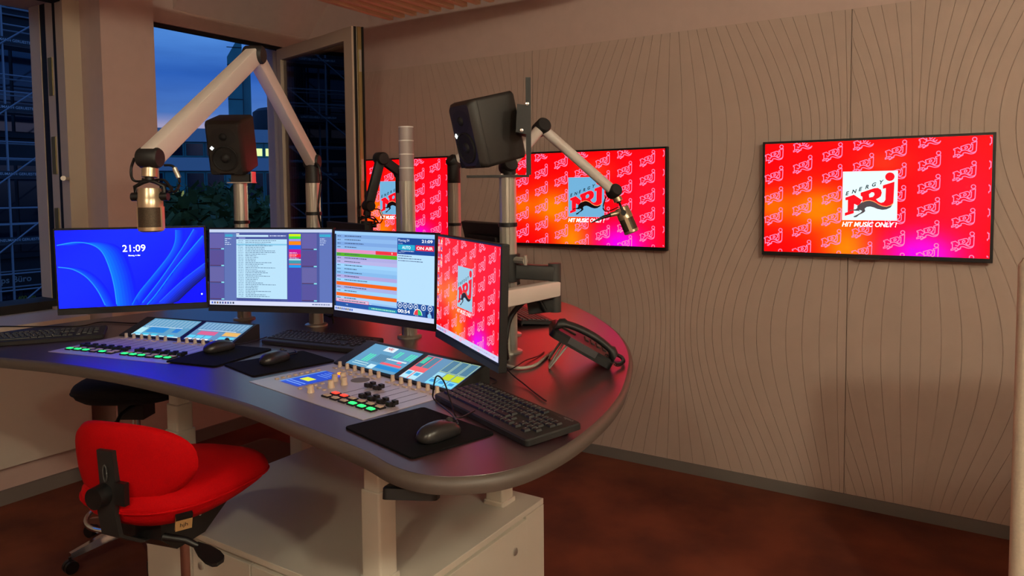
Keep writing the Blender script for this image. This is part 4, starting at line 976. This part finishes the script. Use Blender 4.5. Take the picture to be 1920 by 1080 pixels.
# ================================================================== telephone
ph = empty('desk_telephone', (2.085, 1.10, DZ), R(30), 'black desk telephone with handset on a wire foot', 'telephone')
pt = Matrix.Translation((0, -.105, .0)) @ Matrix.Rotation(R(30), 4, 'X')
MB().prism([(x, y+.11) for x, y in rrect(.19, .22, .02)], 0, .030, .008).build('body', M_blk, ph, 40, mw=pt)
hp = [(-.068, .005, .040), (-.068, .03, .055), (-.068, .08, .064), (-.068, .14, .064), (-.068, .19, .055), (-.068, .215, .040)]
hs_ = MB().loft([[(x+.021*math.cos(a)*e, y, z+.013*math.sin(a)*f) for a in [2*math.pi*k/14 for k in range(14)]] for (x, y, z), e, f in zip(smooth_path(hp, 3), [1.15]*3+[1.0]*10+[1.15]*3, [1.5]*3+[.9]*10+[1.5]*3)]).build('handset', M_blk2, ph, 60, mw=pt)
MB().rbox((.035, .165, .032), (.10, .055, .006), .006, .002).build('display', M_grey, ph, 40, mw=pt)
for i in range(3):
    for j in range(4): MB().rbox((.005+.022*i, .03+.022*j, .032), (.016, .014, .005), .003, .001, 2).build('dial_button', M_grey, ph, mw=pt)
MB().rbox((-.0955, .11, .020), (.004, .10, .022), .0018, .0005).build('side_strip', mat('phone_strip', (70, 70, 72), .25), ph, mw=pt)
for s_ in (-1, 1): MB().tube([(s_*.075, .02, .085), (s_*.08, .085, .005), (s_*.05, .085, .005), (s_*.035, .03, .09)], .004, 8).build('wire_foot', M_alu, ph, 40)
cc = []; base = smooth_path([(-.068, -.095, .040), (-.07, -.125, .012), (-.03, -.15, .010), (.03, -.155, .010), (.07, -.14, .012), (.10, -.11, .02), (.075, -.085, .03), (.05, -.09, .02)], 30)
for i, p in enumerate(base): a = i*1.25; cc.append(p+Vector((0, .0055*math.cos(a), .0055*math.sin(a)+.002)))
MB().tube(cc, .0017, 5).build('coiled_cord', M_cable, ph, 60)
# loose cables on the desk
def cable(pts, r_, m, label):
    pts = [Vector(p) for p in pts]; t = empty('cable', pts[0], 0, label, 'cable')
    MB().tube(smooth_path([p-pts[0] for p in pts], 7), r_, 7).build('lead', m, t, 60)
cable([on(925, 672, DZ+.006), on(948, 684, DZ+.006), on(975, 690, DZ+.006), on(1004, 684, DZ+.006), on(1024, 668, DZ+.006), on(1034, 660, DZ+.006)], .005, M_cablew, 'thick cream cable curving from the post to the telephone')
cable([on(930, 694, DZ+.003), on(952, 694, DZ+.006), on(966, 688, DZ+.0145), on(985, 676, DZ+.008), on(1008, 668, DZ+.003), on(1020, 660, DZ+.003)], .002, M_cable, 'thin black cable running from the swing arm monitor to the telephone')
cable([on(936, 640, DZ+.10), on(950, 690, DZ+.03), on(985, 722, DZ+.006), on(1014, 745, DZ+.004), on(1024, 752, DZ+.003)], .002, M_cable, 'thin black cable falling behind the red wallpaper monitor')
cable([on(0, 612, DZ+.005), on(140, 612, DZ+.005), on(190, 604, DZ+.005), on(260, 606, DZ+.005), on(300, 598, DZ+.005)], .003, M_cable, 'black cable along the back edge behind the lock screen monitor')
# ================================================================== partition
pa = empty('partition_screen', (2.44, -.115, 0), R(16), 'tall cream felt partition with rounded edge beside the wall display', 'partition')
rgp = [[(x, y-.60, z) for x, y in rrect(.075-2*i, 1.25-2*i, .035-i*.5, 5)] for i, z in ((0, .02), (0, 1.385), (.010, 1.407), (.028, 1.416))]
MB().loft(rgp).build('felt_panel', M_partition, pa, 50)
MB().b2((-.15, -.3, 0), (.15, -.25, .02)).b2((-.15, -1.0, 0), (.15, -.95, .02)).build('foot', M_grey, pa)

# ================================================================== outside
GZ = -9.0
M_fac = mat('dark_facade', (44, 52, 62), .7, var=.2, scale=1.)
M_pane = mat('facade_pane', (24, 34, 50), .08, spec=1.)
M_scaf = mat('scaffold_steel', (150, 156, 166), .5, metal=.3)
M_board = mat('scaffold_board', (120, 124, 132), .7)
M_teal = mat('teal_glass', (60, 150, 152), .25, var=.25, scale=.35)
M_asph = mat('asphalt', (46, 48, 54), .9)
M_leaf = mat('tree_leaf', (84, 104, 50), .8, var=.5, scale=2.)
M_bark = mat('tree_bark', (50, 40, 32), .9)
M_band = mat('facade_band', (176, 196, 208), .6)
struct(MB().b2((-90, 5.2, GZ-.2), (140, 260, GZ)).build('ground', M_asph))
FY = 26.5
bl = empty('scaffolded_building', (-8, FY, GZ), 0, 'dark facade with glass bays behind the scaffolding, seen through the left window', 'building')
MB().b2((-22, 0, 0), (21.3, 9, 22)).build('wall', M_fac, bl)
ZF = [GZ+.8+3.9*k for k in range(6)]
for k in range(6):
    for j in range(14):
        x = -21.3+3.05*j
        f = MB().b2((x, -.12, .9+3.9*k-.1), (x+2.8, .02, .9+3.9*k+3.1)).build('window', M_fac, bl)
        for i in range(3): MB().b2((x+.08+.91*i, -.16, .9+3.9*k+.1), (x+.88+.91*i, -.10, .9+3.9*k+2.9)).build('pane', M_pane, f)
sign = MB()
for s_, x, z, h_, m_ in (('Startups Büro', 17.9, -1.22, .27, mat('sign_white', (170, 176, 180), .7)), ('1.400 qm', 18.95, -1.78, .17, mat('sign_yellow', (150, 146, 40), .7))):
    vs, fs, tw, th = text2d(s_, .02); k_ = h_/th
    MB().add([(x+px_*k_, -.45, z-GZ+py_*k_) for px_, py_ in vs], fs).build('sign_lettering', m_, bl)
MB().b2((17.6, -.43, -1.35-GZ), (21.2, -.1, -.80-GZ)).build('sign_board', mat('sign_dark', (30, 34, 40), .6), bl)
sc = empty('scaffold', (0, FY-1.8, GZ), 0, 'steel scaffold with lettered toe boards in front of the dark facade', 'scaffold')
LZ = [.25+GZ*0+2.0*k for k in range(9)]
for j in range(-9, 6):
    x = 11.75-2.57*(5-j)+1.2
    for y in (0, .9): MB().cyl((x, y, 0), (x, y, 17.5), .035, n=6).build('standard', M_scaf, sc)
for k in range(9):
    z = 1.2+2.0*k-.0
    for y in (0, .9):
        for dz in (0, .55, 1.05): MB().cyl((-24.5, y, z+dz), (13.0, y, z+dz), .026, n=6).build('ledger', M_scaf, sc)
    MB().b2((-24.5, .05, z-.06), (13.0, .85, z)).build('deck', M_board, sc)
    tb_ = MB().b2((-24.5, -.06, z), (13.0, -.03, z+.17)).build('toe_board', mat('toe_board_dark', (50, 54, 62), .7), sc)
    vs, fs, tw, th = text2d('NEUMANN GERUESTBAU', .01); k_ = .080/th
    tm_ = MB().add([(x*k_, -.065, z+.045+y*k_) for x, y in vs], fs).build('board_lettering', mat('board_white', (196, 200, 206), .7), tb_)
    for j in range(15):
        lt = tm_ if j == 0 else tm_.copy()
        if j: COL.objects.link(lt)
        lt.location = (10.05-2.57*j, 0, 0)
    for j in range(-9, 5):
        x = 11.75-2.57*(5-j)+1.2; MB().cyl((x, -.05, z), (x+2.57, -.05, z+2.0), .026, n=6).build('brace', M_scaf, sc)
# office block and glass tower beyond the right window
def far_frame(px, d): p = at(px, 365, d); return Matrix.Translation((p.x, p.y, 0)) @ Matrix.Rotation(_y-math.pi/2+math.atan2(-(px-960), FPX)*1.0, 4, 'Z')
ob = empty('office_building', mw=Matrix.Translation((0, 0, 0)) @ far_frame(430, 62), label='low office block with horizontal bands and a few lit windows beyond the trees', cat='building')
MB().b2((-16, 0, GZ), (14, 12, 7.05)).build('wall', M_teal, ob)
for z in (6.0, 3.6, -.4, -4.2): MB().b2((-16, -.3, z), (14, .02, z+1.1)).build('spandrel', M_band, ob)
lits = {(4, 1): 1, (5, 1): 1, (7, 1): 1, (13, 1): 2, (10, 1): 1, (15, 1): 2, (5, 0): 1, (6, 0): 1, (11, 0): 2, (12, 0): 2, (2, 0): 1, (13, 2): 2, (12, 2): 2, (14, 2): 2}
for r_, z in enumerate((4.75, 1.2, -3.0)):
    for j in range(19):
        x = -15.8+1.56*j; h_ = (1.2, 2.3, 2.4)[r_]
        f = MB().b2((x, -.12, z), (x+1.48, .02, z+h_)).build('window', M_teal, ob)
        l = lits.get((j, r_)); MB().b2((x+.1, -.16, z+.12), (x+1.38, -.1, z+(.75 if l else h_-.1))).build('pane', glow('lit_window', (214, 230, 150), 1.1) if l == 2 else (glow('lit_window_dim', (150, 160, 90), .5) if l else M_pane), f)
MB().lathe([(3.2, 7.05), (3.4, 7.4), (3.4, 9.1), (3.0, 9.4), (0, 9.4)], 28, (5.6, 5, 0)).build('roof_drum', M_fac, ob, 40)
MB().b2((7.5, 2, 7.05), (13.5, 9, 8.5)).build('roof_plant', M_fac, ob)
tw_ = empty('glass_tower', mw=far_frame(456, 95), label='tall teal glass tower rising behind the office block', cat='building')
MB().b2((-1.45, 0, GZ), (.35, 6, 19.2)).build('glass_slab', M_teal, tw_)
MB().b2((.35, 1.2, GZ), (1.35, 6, 19.8)).build('side_slab', M_teal, tw_)
MB().add([(-1.45, 0, 19.2), (.35, 0, 19.2), (.35, 6, 19.2), (-1.45, 6, 19.2), (.1, 0, 22), (.35, 0, 22), (.35, 6, 22), (.1, 6, 22)], [(0, 1, 5, 4), (3, 7, 6, 2), (0, 4, 7, 3), (1, 2, 6, 5), (4, 5, 6, 7)]).build('sloped_crown', M_teal, tw_)
for k in range(13): MB().b2((-1.47, -.05, -6+2.2*k), (.37, 0, -5.9+2.2*k)).build('mullion', M_fac, tw_)
MB().b2((.33, -.06, GZ), (.40, 1.2, 19.5)).build('corner_fin', M_fac, tw_)
def tree(px, py, d, rad, label, seed, n=900):
    r = random.Random(seed); top = at(px, py, d); c = Vector((top.x, top.y, top.z-rad*.95))
    t = empty('tree', (c.x, c.y, GZ), r.random()*6, label, 'tree', 'street trees')
    h = c.z-GZ
    MB().tube([(0, 0, 0), (.1, .05, h*.5), (0, 0, h)], [.25, .2, .12], 8).build('trunk', M_bark, t)
    m = MB()
    blobs = [Vector((r.uniform(-.75, .75), r.uniform(-.75, .75), r.uniform(-1.1, .62)))*rad for _ in range(16)]
    for k in range(n):
        b = r.choice(blobs); v = Vector((r.gauss(0, 1), r.gauss(0, 1), r.gauss(0, 1))).normalized()*rad*.42*r.random()**.4
        p = b+v+Vector((0, 0, h)); a, e = Vector((r.gauss(0, 1), r.gauss(0, 1), r.gauss(0, 1))).normalized(), Vector((r.gauss(0, 1), r.gauss(0, 1), r.gauss(0, 1))).normalized()
        s_ = .14+.14*r.random(); m.add([tuple(p-a*s_), tuple(p+e*s_*.6), tuple(p+a*s_), tuple(p-e*s_*.6)], [(0, 1, 2, 3)])
    tag(m.build('foliage', M_leaf, t), kind='stuff')
    for k in range(5): b = blobs[k]+Vector((0, 0, h)); MB().tube([(0, 0, h*.75), (b.x*.4, b.y*.4, h*.85+.1*b.z), tuple(b)], [.09, .06, .03], 6).build('branch', M_bark, t)
tree(318, 335, 15, 1.7, 'leafy street tree nearest the pillar side of the window', 1, 2400)
tree(425, 352, 25, 2.6, 'leafy street tree behind the loudspeaker post', 2, 2600)
tree(525, 366, 19, 1.6, 'leafy street tree beside the open window sash', 3, 2000)
tree(372, 328, 36, 3.2, 'leafy street tree further off before the office block', 4, 2200)
